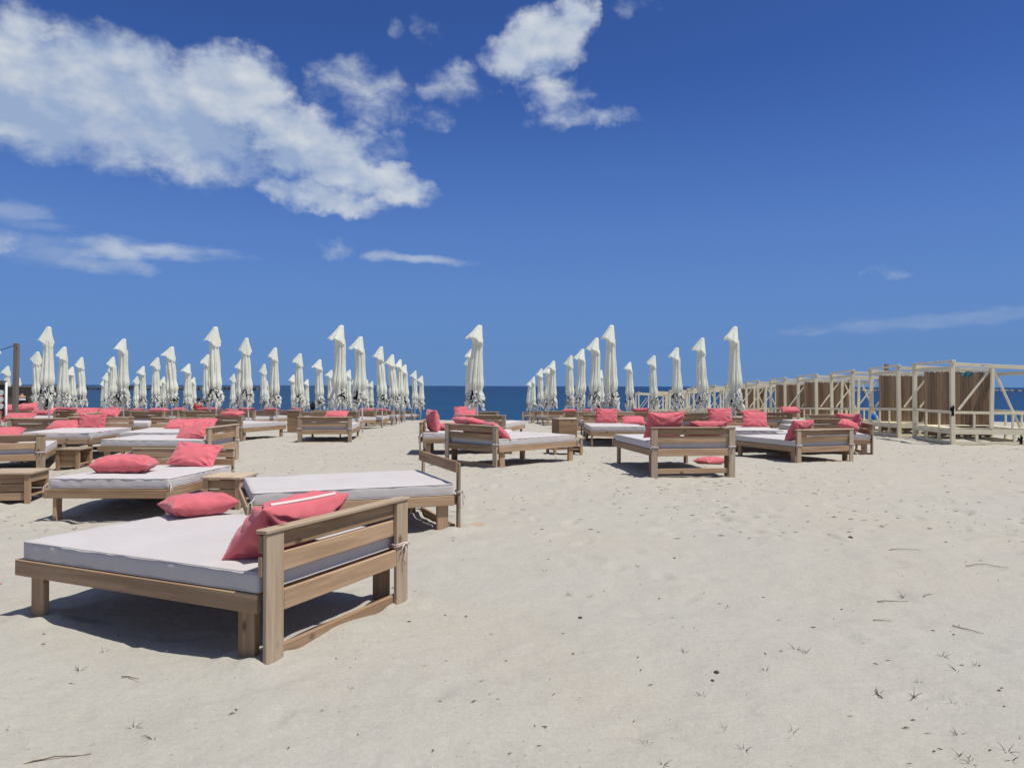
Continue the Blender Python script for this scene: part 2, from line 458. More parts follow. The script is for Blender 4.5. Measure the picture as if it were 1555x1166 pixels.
# shade painted into the clouds as grey-blue patches, mostly the big one
SHADED = [(60, 190, 190, 60, 10, .7), (330, 215, 200, 55, 18, .7), (150, 75, 110, 50, 15, .4), (520, 262, 110, 30, 15, .4), (840, 100, 60, 22, -10, .4)]
def world():
    w = bpy.data.worlds.new('World'); sc.world = w; w.use_nodes = True
    nt = w.node_tree; N = NT(nt)
    for n in list(nt.nodes): nt.nodes.remove(n)
    out = N.n('ShaderNodeOutputWorld')
    sky = N.n('ShaderNodeTexSky', sky_type='NISHITA', sun_disc=False, sun_elevation=SUN_EL, sun_rotation=SUN_AZ, altitude=0, air_density=.5, dust_density=0.0, ozone_density=10.0)
    tint = N.mix(1.0, sky.outputs[0], (.86, 1.05, 1.42), 'MULTIPLY')
    d = N.n('ShaderNodeTexCoord').outputs['Generated']
    s = N.n('ShaderNodeSeparateXYZ', ins={0: d})
    az = N.math('MULTIPLY', N.math('ARCTAN2', s.outputs[0], s.outputs[1]), 180 / math.pi)
    el = N.math('MULTIPLY', N.math('ARCSINE', s.outputs[2]), 180 / math.pi)
    P = N.n('ShaderNodeCombineXYZ', ins={0: az, 1: el}).outputs[0]
    hz = N.n('ShaderNodeMapRange', interpolation_type='SMOOTHSTEP', ins={0: el, 1: -1.0, 2: 23.0, 3: .95, 4: 0.0}).outputs[0]
    hz = N.math('MULTIPLY', hz, N.math('GREATER_THAN', el, -1.5))
    tint = N.mix(hz, tint, (1.20, 2.36, 4.75))      # dry blue air along the horizon
    bg = N.n('ShaderNodeBackground', ins={'Color': tint, 'Strength': .10})
    wn = N.n('ShaderNodeTexNoise', ins={'Vector': P, 'Scale': .42, 'Detail': 4.0, 'Roughness': .6})
    wv = N.n('ShaderNodeVectorMath', operation='SUBTRACT', ins={0: wn.outputs['Color'], 1: (.5, .5, .5)}).outputs[0]
    wv = N.n('ShaderNodeVectorMath', operation='MULTIPLY', ins={0: wv, 1: (3.4, 2.4, 0)}).outputs[0]
    Pw = N.n('ShaderNodeVectorMath', operation='ADD', ins={0: P, 1: wv}).outputs[0]
    wl = N.n('ShaderNodeVectorMath', operation='MULTIPLY', ins={0: wv, 1: (.8, .3, 0)}).outputs[0]
    Pl = N.n('ShaderNodeVectorMath', operation='ADD', ins={0: P, 1: wl}).outputs[0]
    m = None
    for (px, py, rx, ry, t, wt) in CLOUDS:
        if wt < .66: rx, ry, wt = rx * 1.28, ry * 1.32, wt * .80
        ca, ce = ang(px, py)
        q = N.n('ShaderNodeVectorMath', operation='SUBTRACT', ins={0: Pw, 1: (ca, ce, 0)}).outputs[0]
        q = N.n('ShaderNodeVectorRotate', rotation_type='Z_AXIS', ins={'Vector': q, 'Angle': R(t)}).outputs[0]
        q = N.n('ShaderNodeVectorMath', operation='DIVIDE', ins={0: q, 1: (rx / PPD, ry / PPD, 1)}).outputs[0]
        L = N.n('ShaderNodeVectorMath', operation='LENGTH', ins={0: q}).outputs['Value']
        e = N.math('MULTIPLY', N.math('SUBTRACT', 1.0, N.math('MULTIPLY', L, L), clamp=True), wt)
        m = e if m is None else N.math('MAXIMUM', m, e)
    Ps = N.mapping(P, (1, 1.5, 1))
    n1 = N.noise(Ps, .36, 7, .56, .15)
    Ps2 = N.mapping(P, (1, 1.5, 1), loc=(-.5, -1.2, 0))
    n2 = N.noise(Ps2, .36, 5, .52, .15)
    n1s = N.noise(Ps, .36, 5, .52, .15)
    low = N.noise(Ps, .17, 2, .5)
    dens = N.math('ADD', N.math('MULTIPLY', m, 1.75), N.math('MULTIPLY', N.math('SUBTRACT', n1, .60), 2.0))
    dens = N.math('MULTIPLY', dens, N.math('GREATER_THAN', m, .001))
    fac = N.n('ShaderNodeMapRange', interpolation_type='SMOOTHSTEP', ins={0: dens, 1: -.05, 2: 1.16, 3: 0, 4: .95}).outputs[0]
    fac = N.math('MULTIPLY', fac, N.n('ShaderNodeMapRange', interpolation_type='SMOOTHSTEP', ins={0: m, 1: 0, 2: .18, 3: 0, 4: 1}).outputs[0])
    soft = N.noise(N.mapping(P, (.6, 2.2, 1)), .55, 5, .55, .3)
    for (px, py, rx, ry, t, wt) in STREAKS:
        ca, ce = ang(px, py)
        q = N.n('ShaderNodeVectorMath', operation='SUBTRACT', ins={0: Pl, 1: (ca, ce, 0)}).outputs[0]
        q = N.n('ShaderNodeVectorRotate', rotation_type='Z_AXIS', ins={'Vector': q, 'Angle': R(t)}).outputs[0]
        q = N.n('ShaderNodeVectorMath', operation='DIVIDE', ins={0: q, 1: (rx / PPD, ry / PPD, 1)}).outputs[0]
        L = N.n('ShaderNodeVectorMath', operation='LENGTH', ins={0: q}).outputs['Value']
        e = N.n('ShaderNodeMapRange', interpolation_type='SMOOTHSTEP', ins={0: N.math('ADD', L, N.math('MULTIPLY', N.math('SUBTRACT', .5, soft), 1.5)), 1: 1.0, 2: .15, 3: 0, 4: wt}).outputs[0]
        fac = N.math('MAXIMUM', fac, e)
    lit = N.math('ADD', .56, N.math('MULTIPLY', N.math('SUBTRACT', n1s, n2), 1.7))  # sunlit relief painted into the cloud colour from offset noise
    for (px, py, rx, ry, t, wt) in SHADED:
        ca, ce = ang(px, py)
        q = N.n('ShaderNodeVectorMath', operation='SUBTRACT', ins={0: Pw, 1: (ca, ce, 0)}).outputs[0]
        q = N.n('ShaderNodeVectorRotate', rotation_type='Z_AXIS', ins={'Vector': q, 'Angle': R(t)}).outputs[0]
        q = N.n('ShaderNodeVectorMath', operation='DIVIDE', ins={0: q, 1: (rx / PPD, ry / PPD, 1)}).outputs[0]
        L = N.n('ShaderNodeVectorMath', operation='LENGTH', ins={0: q}).outputs['Value']
        lit = N.math('SUBTRACT', lit, N.math('MULTIPLY', N.math('SUBTRACT', 1.0, L, clamp=True), wt))
    lit = N.math('ADD', lit, N.math('MULTIPLY', N.math('SUBTRACT', low, .5), 1.0), clamp=True)
    cc = N.mix(lit, (.32, .42, .61), (.65, .69, .73))
    bgc = N.n('ShaderNodeBackground', ins={'Color': cc, 'Strength': 1.0})
    # unseen clouds added overhead and behind the viewer for neutral fill light
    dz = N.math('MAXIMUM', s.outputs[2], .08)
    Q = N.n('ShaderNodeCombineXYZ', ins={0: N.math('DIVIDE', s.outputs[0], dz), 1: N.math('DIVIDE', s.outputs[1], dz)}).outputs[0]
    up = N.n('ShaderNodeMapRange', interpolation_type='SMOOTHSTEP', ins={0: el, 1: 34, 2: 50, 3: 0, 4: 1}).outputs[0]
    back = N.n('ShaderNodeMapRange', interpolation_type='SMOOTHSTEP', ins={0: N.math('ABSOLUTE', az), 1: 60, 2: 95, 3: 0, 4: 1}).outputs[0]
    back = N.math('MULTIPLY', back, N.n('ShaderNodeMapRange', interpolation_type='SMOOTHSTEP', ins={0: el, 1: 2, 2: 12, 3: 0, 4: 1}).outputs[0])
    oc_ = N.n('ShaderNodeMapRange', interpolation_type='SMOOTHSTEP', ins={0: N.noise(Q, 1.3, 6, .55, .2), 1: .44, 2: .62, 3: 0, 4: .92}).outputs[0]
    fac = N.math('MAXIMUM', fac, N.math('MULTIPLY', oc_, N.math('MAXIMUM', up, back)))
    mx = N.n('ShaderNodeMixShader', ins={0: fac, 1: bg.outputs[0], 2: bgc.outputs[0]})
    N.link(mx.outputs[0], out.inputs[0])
world()

# ------------------------------------------------------------------ sand sheet and sea
def axis_pts(lo, hi, f):
    p = [lo]
    while p[-1] < hi: p.append(p[-1] + f(p[-1]))
    return np.array(p)
def make_sand():
    ys = axis_pts(2.4, 110, lambda y: max(.035, .0075 * y))
    ys = np.concatenate([np.array([-60, -30, -15, -8, -4, -1, .5, 1.3, 1.9]), ys])
    xp = axis_pts(0, 160, lambda x: .036 if x < 6 else .036 + (x - 6) * .012)
    xs = np.concatenate([-xp[:0:-1], xp])
    X, Y = np.meshgrid(xs, ys)
    Z = ground(X, Y)
    Z += .007 * fbm(X * 3.4, Y * 4.6, 31, 2) * np.clip((Y - 5) / 6, .25, 1)
    Z += .009 * fbm(X * 7, Y * 7, 21, 3) * np.clip(1.5 - Y / 30, 0, 1)
    # old footprints, half blown over
    rs = np.random.RandomState(4)
    for i in range(2000):
        fy = 3.0 + 27 * rs.rand() ** .8; fx = rs.uniform(-.72, .72) * fy
        if fy < 8 and rs.rand() < .6: continue
        a = rs.uniform(0, math.pi); l = rs.uniform(.10, .17); wd = rs.uniform(.045, .08); dp = rs.uniform(.006, .022) * (1 if fy < 7 else 1.35)
        x0, x1 = np.searchsorted(xs, [fx - .5, fx + .5]); y0, y1 = np.searchsorted(ys, [fy - .5, fy + .5])
        if x1 - x0 < 2 or y1 - y0 < 2: continue
        dx = X[y0:y1, x0:x1] - fx; dy = Y[y0:y1, x0:x1] - fy
        u = (dx * math.cos(a) + dy * math.sin(a)) / l; v = (-dx * math.sin(a) + dy * math.cos(a)) / wd
        r2 = u * u + v * v
        Z[y0:y1, x0:x1] += -dp * np.exp(-r2) + .35 * dp * np.exp(-(np.sqrt(r2) - 1.6) ** 2 * 3)
    # sand banked up round the legs of the nearest daybeds
    for (bx, by, br) in ((-2.097, 5.541, 2.714), (-1.873, 8.749, 3.529), (-4.90, 10.42, -1.568)):
        for (lx, ly) in ((-1.10, .675), (-1.10, -.675), (-.92, .685), (-.92, -.685), (.95, .685), (.95, -.685)):
            wx = bx + lx * math.cos(br) - ly * math.sin(br); wy = by + lx * math.sin(br) + ly * math.cos(br)
            r2 = (X - wx) ** 2 + (Y - wy) ** 2
            Z += .026 * np.exp(-(np.sqrt(r2) - .13) ** 2 / .006)
    ny, nx = X.shape
    V = np.stack([X, Y, Z], -1).reshape(-1, 3)
    i = np.arange(ny * nx).reshape(ny, nx)
    Q = np.stack([i[:-1, :-1], i[:-1, 1:], i[1:, 1:], i[1:, :-1]], -1).reshape(-1, 4)
    me = bpy.data.meshes.new('sand')
    me.vertices.add(len(V)); me.vertices.foreach_set('co', V.ravel())
    me.loops.add(Q.size); me.loops.foreach_set('vertex_index', Q.ravel())
    me.polygons.add(len(Q)); me.polygons.foreach_set('loop_start', np.arange(0, Q.size, 4))
    me.polygons.foreach_set('use_smooth', np.ones(len(Q), bool))
    me.update(calc_edges=True)
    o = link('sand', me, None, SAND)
    tag(o, 'pale sandy beach sloping down to the sea', 'sand', kind='structure')
make_sand()
def make_sea():
    me = bpy.data.meshes.new('sea')
    me.from_pydata([(-40000, 50, 0), (40000, 50, 0), (40000, 60000, 0), (-40000, 60000, 0)], [], [(0, 1, 2, 3)])
    o = link('sea', me, None, SEA); o.location = (0, 0, -1.40)
    tag(o, 'dark blue calm sea reaching to the horizon', 'sea', kind='structure')
make_sea()

# ------------------------------------------------------------------ daybeds
def mattress_mesh(seed, L=2.10, W=1.47, H=.128):
    r = random.Random(seed)
    nx, ny, nz = 44, 32, 6
    bm = bmesh.new()
    rad = .022
    idx = {}
    def P(a, b, c):
        # a,b,c in [-1,1]; rounded box
        x, y, z = a * L / 2, b * W / 2, c * H / 2
        ix, iy, iz = L / 2 - rad, W / 2 - rad, H / 2 - rad
        q = Vector((max(-ix, min(ix, x)), max(-iy, min(iy, y)), max(-iz, min(iz, z))))
        d = Vector((x, y, z)) - q
        if d.length > 1e-9: d = d.normalized() * rad
        p = q + d
        puff = .005 * (1 - a ** 6) * (1 - b ** 6)
        p.z += puff * (1 if c > 0 else 0)
        n = float(vnoise(np.array(p.x * 2.6 + seed * 3.7), np.array(p.y * 2.6), seed)) * .013
        n += float(vnoise(np.array(p.x * 9 + seed), np.array(p.y * 9), seed + 5)) * .004
        if c > 0: p.z += n
        if abs(b) > .98: p.y += math.copysign(1, b) * (float(vnoise(np.array(p.x * 11.), np.array(p.z * 8. + seed), seed + 9)) * .012)
        if abs(a) > .98: p.x += math.copysign(1, a) * (float(vnoise(np.array(p.y * 11.), np.array(p.z * 8. + seed), seed + 9)) * .012)
        return p
    def lin(n): 
        # cluster samples near the rims
        return [math.copysign(1 - (1 - abs(t)) ** 1.35, t) for t in [-1 + 2 * i / n for i in range(n + 1)]]
    A, B, C = lin(nx), lin(ny), lin(nz)
    def vert(i, j, k):
        if (i, j, k) not in idx: idx[(i, j, k)] = bm.verts.new(P(A[i], B[j], C[k]))
        return idx[(i, j, k)]
    for i in range(nx):
        for j in range(ny):
            for k, s in ((0, 0), (nz, 1)):
                l = [vert(i, j, k), vert(i + 1, j, k), vert(i + 1, j + 1, k), vert(i, j + 1, k)]
                bm.faces.new(l if s else l[::-1])
    for i in range(nx):
        for k in range(nz):
            for j, s in ((0, 1), (ny, 0)):
                l = [vert(i, j, k), vert(i + 1, j, k), vert(i + 1, j, k + 1), vert(i, j, k + 1)]
                bm.faces.new(l if s else l[::-1])
    for j in range(ny):
        for k in range(nz):
            for i, s in ((0, 0), (nx, 1)):
                l = [vert(i, j, k), vert(i, j + 1, k), vert(i, j + 1, k + 1), vert(i, j, k + 1)]
                bm.faces.new(l if s else l[::-1])
    for f in bm.faces: f.smooth = True
    me = bpy.data.meshes.new('mattress'); bm.to_mesh(me); bm.free()
    me.materials.append(MATT)
    return me
MESH_MATT = [mattress_mesh(s) for s in (1, 2, 3)]

def make_bed(kind='slat', seed=0):
    """local frame: +X from the backrest to the foot, origin on the sand under the middle"""
    root = empty('daybed')
    def board(name, lo, hi, mat=WOOD):
        m = MB(); m.box(lo, hi, None, .005)
        return m.build(name, mat, root)
    single = kind == 'single'
    for s in (-1, 1):
        pw = .148 if seed == 0 else .112
        y0, y1 = sorted((s * (.75 - pw), s * .75))
        if single: y0, y1 = sorted((s * .68, s * .75))
        board('post', (-1.113, y0, -.14), (-1.082, y1, .746), WOODG)
    if not single:
        board('cap_rail', (-1.122, -.760, .748), (-1.036, .760, .771), WOODG)
        board('back_slat', (-1.080, -.752, .636), (-1.046, .752, .740))
        board('back_slat', (-1.080, -.752, .500), (-1.046, .752, .616))
        board('back_rail', (-1.110, -.748 + pw, .280), (-1.084, .748 - pw, .402))
    else:
        board('back_slat', (-1.080, -.752, .645), (-1.046, .752, .768))
        board('back_rail', (-1.080, -.70, .286), (-1.046, .70, .395))
    board('side_rail', (-1.040, .710, .284), (1.125, .750, .394))
    board('side_rail', (-1.040, -.750, .284), (1.125, -.710, .394))
    board('foot_rail', (1.085, -.707, .2845), (1.122, .707, .3935))
    for s in (-1, 1):
        a, b = sorted((s * .662, s * .707))
        board('leg', (.885, a, -.14), (1.015, b, .388))
        board('leg', (-.985, a, -.14), (-.855, b, .388))
    m = MB()
    for i in range(9):
        x = -1.0 + i * .24
        m.box((x, -.705, .362), (x + .10, .705, .386))
    m.box((-1.04, -.03, .318), (1.08, .03, .360))
    m.build('platform', WOOD, root)
    board('ground_stretcher', (-1.079, -.655, -.02), (-1.046, .655, .066))
    mt = link('mattress', MESH_MATT[seed % 3], root)
    mt.location = (.012, 0, .4575)
    KIDS.setdefault(root.name, []).append(mt)
    for zz in (.060, -.052):      # sewn edges of the cover
        t = MB(); pts = []
        a, b, c = 1.05, .735, .022
        for cx, cy, q in ((1, 1, 0), (-1, 1, 1), (-1, -1, 2), (1, -1, 3)):
            for k in range(4):
                th = math.pi / 2 * (q + k / 3)
                pts.append(Vector((cx * (a - c) + c * math.cos(th), cy * (b - c) + c * math.sin(th), zz)))
        dense = []
        for i, p in enumerate(pts):
            n_ = pts[(i + 1) % len(pts)]; m_ = max(1, int((n_ - p).length / .07))
            for k in range(m_): dense.append(p.lerp(n_, k / m_) + Vector((0, 0, 0.0006 * math.sin(i * 3 + k * 1.7 + seed))))
        dense.append(dense[0])
        t.tube(dense, .0036, 6, True, False)
        t.build('piping', MATT, mt)
    for s in ((-1,) if seed == 0 else (-1, 1)):
        t = MB(); r = random.Random(seed * 7 + s)
        y = s * ((.675 if seed == 0 else .694) if not single else .715)
        hw = (.080 if seed == 0 else .062) if not single else .042
        ring = [(-1.098 + .024 * cx, y + hw * cy, .425 + r.uniform(-.006, .006)) for cx, cy in ((-1, -1), (-1, 0), (-1, 1), (0, 1.04), (1, 1), (1, 0), (1, -1), (0, -1.04), (-1, -1))]
        t.tube(ring, .006, 6)
        t.tube([(p[0], p[1], p[2] + .013) for p in ring], .006, 6)
        k = Vector((-1.128, y + s * .02, .43))
        t.tube([k + Vector((-.004, -.012, -.008)), k + Vector((-.01, 0, .004)), k + Vector((-.004, .014, .012))], .010, 6)
        t.tube([k, k + Vector((-.012, .015, -.04)), k + Vector((-.006, .03, -.10)), k + Vector((-.01, .022, -.15))], .005, 6)
        t.tube([k, k + Vector((-.014, .03, .012)), k + Vector((-.008, .06, -.02)), k + Vector((-.008, .07, -.06))], .005, 6)
        t.build('tie', ROPE, root)
    for s in (() if seed == 0 else (-1, 1)):   # the mattress's own ties at the foot corners
        t = MB(); r = random.Random(seed * 5 + s)
        k = Vector((1.07, s * .757, .44)) - mt.location
        t.tube([k + Vector((-.03, -s * .03, .03)), k, k + Vector((.0, s * .012, -.05)), k + Vector((-.01, s * .014, -.11))], .007, 6)
        t.tube([k, k + Vector((.03, s * .012, -.02)), k + Vector((.04, s * .010, -.09)), k + Vector((.03, s * .012, -.16))], .005, 6)
        t.build('tie', ROPE, mt)
    return root

BED_SLAT = None
BEDS = []          # (root, description)
PROTO = {}
def bed(x, y, rot, label, z=None, pitch=0.0, kind='slat', seed=0, group='wooden daybeds on the sand', z_off=0.0):
    key = (kind, seed % 3)
    if key not in PROTO:
        o = make_bed(kind, seed % 3); PROTO[key] = o
    else:
        o = copy_tree(PROTO[key])
    if z is None:
        # rest on the mean of the ground, tipped with the slope of the sand
        f = (math.cos(rot), math.sin(rot))
        g1 = float(base_ground(x + f[0], y + f[1])); g0 = float(base_ground(x - f[0], y - f[1]))
        z = (g0 + g1) / 2 + z_off; pitch = pitch + math.atan2(g1 - g0, 2)
    o.rotation_mode = 'XYZ'
    o.location = (x, y, z); o.rotation_euler = (0, -pitch, rot)
    tag(o, label, 'daybed', group)
    BEDS.append(o)
    return o

# ------------------------------------------------------------------ pillows
def pillow_mesh(seed, w=.68, h=.48, t=.20):
    N = 44
    r = random.Random(seed)
    bm = bmesh.new()
    def shape(u, v, s):
        pinch = .085
        x = w / 2 * u * (1 - pinch * (1 - v * v) * abs(u) ** 2)
        y = h / 2 * v * (1 - pinch * 1.1 * (1 - u * u) * abs(v) ** 2)
        e = max(0, (1 - abs(u) ** 2.6)) * max(0, (1 - abs(v) ** 2.6))
        z = t / 2 * e ** .52
        # gathers running in from the corners and edges
        fold = 0
        for cx, cy in ((-1, -1), (1, -1), (-1, 1), (1, 1)):
            d = math.hypot(u - cx, v - cy); a = math.atan2(v - cy, u - cx)
            fold += .034 * math.exp(-d * 2.2) * math.sin(a * 11 + seed + cx * 2) * min(1, d * 3)
        fold += .013 * float(vnoise(np.array(u * 2.2 + seed * 5.1), np.array(v * 2.2 + s * 9), seed))
        fold += .014 * math.exp(-(1 - abs(u)) * 4) * math.sin(v * 13 + seed) + .012 * math.exp(-(1 - abs(v)) * 4) * math.sin(u * 16 + seed * 2)
        z += fold * min(1, e * 4)
        return Vector((x, y, s * z))
    g = {}
    pts = [math.sin(math.pi / 2 * (-1 + 2 * i / N)) for i in range(N + 1)]
    for s in (1, -1):
        for i in range(N + 1):
            for j in range(N + 1):
                edge = i in (0, N) or j in (0, N)
                if edge and s == -1: g[(i, j, s)] = g[(i, j, 1)]; continue
                g[(i, j, s)] = bm.verts.new(shape(pts[i], pts[j], s))
        for i in range(N):
            for j in range(N):
                l = [g[(i, j, s)], g[(i + 1, j, s)], g[(i + 1, j + 1, s)], g[(i, j + 1, s)]]
                bm.faces.new(l if s == 1 else l[::-1])
    for f in bm.faces: f.smooth = True
    # bend it a little
    k = r.uniform(-.10, .16)
    for v in bm.verts: v.co.z += k * v.co.x ** 2 + r.uniform(-.02, .02) * 0
    me = bpy.data.meshes.new('pillow'); bm.to_mesh(me); bm.free()
    me.materials.append(CORAL)
    return me
PMESH = [pillow_mesh(s) for s in range(1, 7)]
PGROUP = 'coral pillows on the daybeds'
NPIL = [0]
def pillow(M, label, scale=(1, 1, 1), var=None):
    NPIL[0] += 1
    o = link('pillow', PMESH[(NPIL[0] if var is None else var) % len(PMESH)])
    o.matrix_world = M @ Matrix.Diagonal((*scale, 1))
    o.rotation_mode = 'XYZ'
    tag(o, label, 'pillow', PGROUP)
    return o
def bed_matrix(b):
    return Matrix.Translation(b.location) @ b.rotation_euler.to_matrix().to_4x4()
def basis(X, Y, Z, o):
    M = Matrix((X, Y, Z)).transposed().to_4x4(); M.translation = o
    return M
def lean_pillow(b, y, label, lean=24, yaw=0, x=-.86, dz=0, roll=0, scale=(1, 1, 1), var=None, flip=1):
    """stands on the mattress and leans on the backrest of bed b"""
    l = R(lean)
    up = Vector((-math.sin(l), 0, math.cos(l))); wd = Vector((0, 1, 0)); n = wd.cross(up)
    M = basis(wd, up, n, Vector((x, y, .525 + .215 * scale[1] * math.cos(l) + .02 + dz)))
    M = M @ Matrix.Rotation(R(roll), 4, 'Z') 
    M = Matrix.Translation(M.translation) @ Matrix.Rotation(R(yaw), 4, 'Z') @ M.to_3x3().to_4x4()
    return pillow(bed_matrix(b) @ M, label, scale, var)
def flat_pillow(b, x, y, label, yaw=0, tilt=0, tilty=0, dz=0, scale=(1, 1, 1), var=None):
    M = Matrix.Translation((x, y, .525 + .088 * scale[2] + dz)) @ Matrix.Rotation(R(yaw), 4, 'Z') @ Matrix.Rotation(R(tilt), 4, 'X') @ Matrix.Rotation(R(tilty), 4, 'Y')
    return pillow(bed_matrix(b) @ M, label, scale, var)

# --- the daybeds one can tell apart
A = bed(-2.097, 5.541, 2.714, 'large wooden daybed nearest the viewer, with a slatted back and grey lilac mattress', z=0, seed=0)
C = bed(-1.873, 8.749, 3.529, 'daybed with a single-board backrest and bare mattress, just behind the nearest daybed', z=.005, kind='single', seed=1)
B = bed(-4.90, 10.42, -1.568, 'daybed with a plump pillow and a creased one, left of a slatted side table', z=-.085, pitch=.025, seed=2)
D1 = bed(.01, 15.297, .76, 'middle daybed, slatted back to the viewer and foot pointing right', z=.103, seed=2)
F1 = bed(2.91, 14.167, 1.731, 'daybed with a drooping pillow over its left post, back square to the viewer', z=.143, seed=1)
F2 = bed(6.381, 17.607, 1.908, 'daybed at the right, back to the viewer, one pillow leaning beside its left post', z=-.074, seed=2)
F3 = bed(7.62, 19.23, 2.97, 'daybed standing crosswise at the right end, two pillows heaped against its back', z=-.04, seed=0)
D2 = bed(-1.04, 18.4, .05, 'daybed behind the middle one, seen from the side with a round upright pillow', z=0, seed=1)
G = bed(-5.35, 22.75, 1.656, 'daybed alone on open sand with a brown cabinet behind its left post', z=-.05, seed=2)
E1 = bed(-9.90, 15.16, 2.0, 'daybed cut off by the left edge, slatted back above a side table', z=-.101, seed=0)
E2 = bed(-9.75, 17.35, -1.50, 'daybed with an oval and a square pillow before its far backrest', z=.06, seed=1)
E3 = bed(-11.75, 20.2, 1.55, 'daybed behind the left edge group, a long pillow showing above its back', z=0, seed=2)
H1 = bed(-7.0, 15.85, 3.10, 'daybed with a slanting slatted back and one pillow tipped against it', z=0, seed=0)
H2 = bed(-8.0, 18.0, -1.45, 'daybed behind the slanting backrest, two pillows lying side by side at its far end', z=.03, seed=1)
H3 = bed(-11.4, 22.6, .02, 'daybed at the left whose narrow white foot end shows beside a white pole', z=0, seed=2)
D3 = bed(-.62, 23.1, 1.31, 'daybed in line with the lone middle parasol, pillow showing over its back', z=0, seed=1)
D4 = bed(-1.15, 28.2, 1.52, 'daybed farthest out below the lone middle parasol', seed=2)
F4 = bed(2.85, 21.7, -1.58, 'daybed right of the open cabinet with one pillow upright and one lying', z=0, seed=0)
F5 = bed(6.05, 20.15, -1.62, 'daybed behind the right group with a square pillow upright at its far back', z=0, seed=2)
F6 = bed(5.55, 25.2, 1.52, 'daybed beyond the right group, a dark slit showing in its backrest', z=0, seed=1)
F7 = bed(9.1, 28.1, 1.55, 'daybed in front of the white cabanas with a pillow on top of its backrest', z=-.05, seed=0)
F8 = bed(9.95, 25.2, 1.57, 'rightmost daybed with its back to the viewer, next to the reed cabanas', z=-.03, seed=2)

# pillows on them
ZIPPED = lean_pillow(A, .21, 'big coral pillow with a pale zip leaning on the backrest of the nearest daybed', lean=46, yaw=-3, x=-.80, roll=0, scale=(1.16, 1.02, 1.35), var=0)
flat_pillow(A, .80, -.56, 'coral pillow lying on the far foot corner of the nearest daybed', yaw=66, tilt=2, scale=(.80, .80, .95), var=1)
flat_pillow(B, .28, -.20, 'plump coral pillow lying flat in the middle of the daybed beside the side table', yaw=100, scale=(1.08, 1.1, 1.25), var=2)
lean_pillow(B, .29, 'creased coral pillow propped on the backrest beside the plump lying one', lean=44, x=-.78, roll=-7, scale=(1.04, .92, .9), var=3)
lean_pillow(D1, .0, 'coral pillow lying along the back of the middle daybed', lean=62, x=-.82, dz=-.06, var=4, scale=(1.2, 1, 1))
lean_pillow(D1, -.38, 'coral pillow sagging beside the right post of the middle daybed', lean=50, x=-.80, yaw=-20, dz=-.03, var=0)
flat_pillow(D1, -.85, .30, 'coral pillow with a twisted corner on top of the middle daybed', dz=.17, yaw=80, tilt=14, var=1)
lean_pillow(D2, -.28, 'round coral pillow standing upright at the left end of the daybed behind the middle', lean=8, x=-.83, yaw=18, scale=(1, 1.12, 1.25), var=2)
flat_pillow(D2, -.45, .25, 'coral pillow lying behind the round upright one', yaw=40, var=3)
lean_pillow(F1, .43, 'coral pillow with drooping corners over the left post of the daybed right of middle', lean=20, x=-.86, yaw=8, dz=.05, scale=(1.06, 1.0, 1.0), var=4)
lean_pillow(F1, -.33, 'low coral pillow along the right half of the same backrest as the drooping one', lean=46, x=-.84, dz=.02, scale=(1.05, .9, .95), var=5)
P = Matrix.Translation((3.95, 15.3, gz(3.95, 15.3) + .07)) @ Matrix.Rotation(R(35), 4, 'Z')
pillow(P, 'coral pillow fallen on the sand in the shadow under a daybed', (.9, .85, .75), 2)
lean_pillow(F2, .46, 'coral pillow leaning at the left post of the right daybed', lean=28, yaw=14, x=-.82, scale=(1.05, 1.05, 1), var=3)
lean_pillow(F3, .25, 'coral pillow standing against the crosswise daybed back at the right', lean=16, x=-.85, yaw=-10, dz=.02, var=1)
flat_pillow(F3, -.65, .38, 'coral pillow slumped in front of the standing one on the crosswise daybed', yaw=75, tilt=-16, dz=.07, scale=(1, 1, 1.3), var=2)
def at(px, py, Y):
    """point at distance Y seen at photograph pixel px, py"""
    hy = 586.1 + (px - 777.5) * .00314
    return Vector(((px - 777.5) / F * Y, Y, EYE - (py - hy) / F * Y))
def stand(px, py, Y, label, rz=0, lean=10, roll=0, scale=(1, 1, 1), var=0):
    """free-standing pillow facing the viewer, centre at the pixel"""
    l = R(lean)
    M = Matrix.Translation(at(px, py, Y)) @ Matrix.Rotation(R(rz), 4, 'Z') @ Matrix.Rotation(math.pi / 2 - l, 4, 'X') @ Matrix.Rotation(R(roll), 4, 'Z')
    return pillow(M, label, scale, var)
stand(921, 632, 22.5, 'square coral pillow standing at the left end of the daybed beside the open cabinet', 4, 12, -2, (1.0, 1.0, .9), 1)
stand(962, 638.5, 22.2, 'coral pillow lying to the right of the square one by the open cabinet', 0, 68, 0, (.98, 1.0, .95), 2)
stand(1093, 631, 20.9, 'square coral pillow standing above the daybed right of the middle', 0, 14, 0, (1.0, .9, .9), 3)
stand(1146, 637, 20.6, 'coral pillow with crumpled lower edge left of the right daybed', 0, 25, -4, (1.02, 1.0, .9), 4)
stand(1200, 622.5, 27.1, 'coral pillow lying on the backrest in front of the white cabanas', 0, 70, 0, (.95, .9, .9), 5)
stand(97, 648.5, 18.2, 'oval coral pillow lying before the far backrest at the left', 0, 60, 0, (1.12, 1.0, 1.2), 2)
stand(140.5, 642.2, 18.25, 'square coral pillow with pulled corners beside the oval one at the left', 0, 14, -2, (.98, .92, .85), 1)
stand(6, 660, 15.6, 'crumpled coral pillow at the very left edge behind a slatted back', 10, 60, 0, (1, 1, 1), 3)
stand(30, 634, 20.0, 'long coral pillow along the top of a backrest at the left edge', 0, 52, 0, (1.15, .7, .8), 4)
stand(274, 646, 18.4, 'coral pillow lying in front of the slanting backrest, left of its twin', 0, 60, 0, (1.0, 1.0, 1.0), 5)
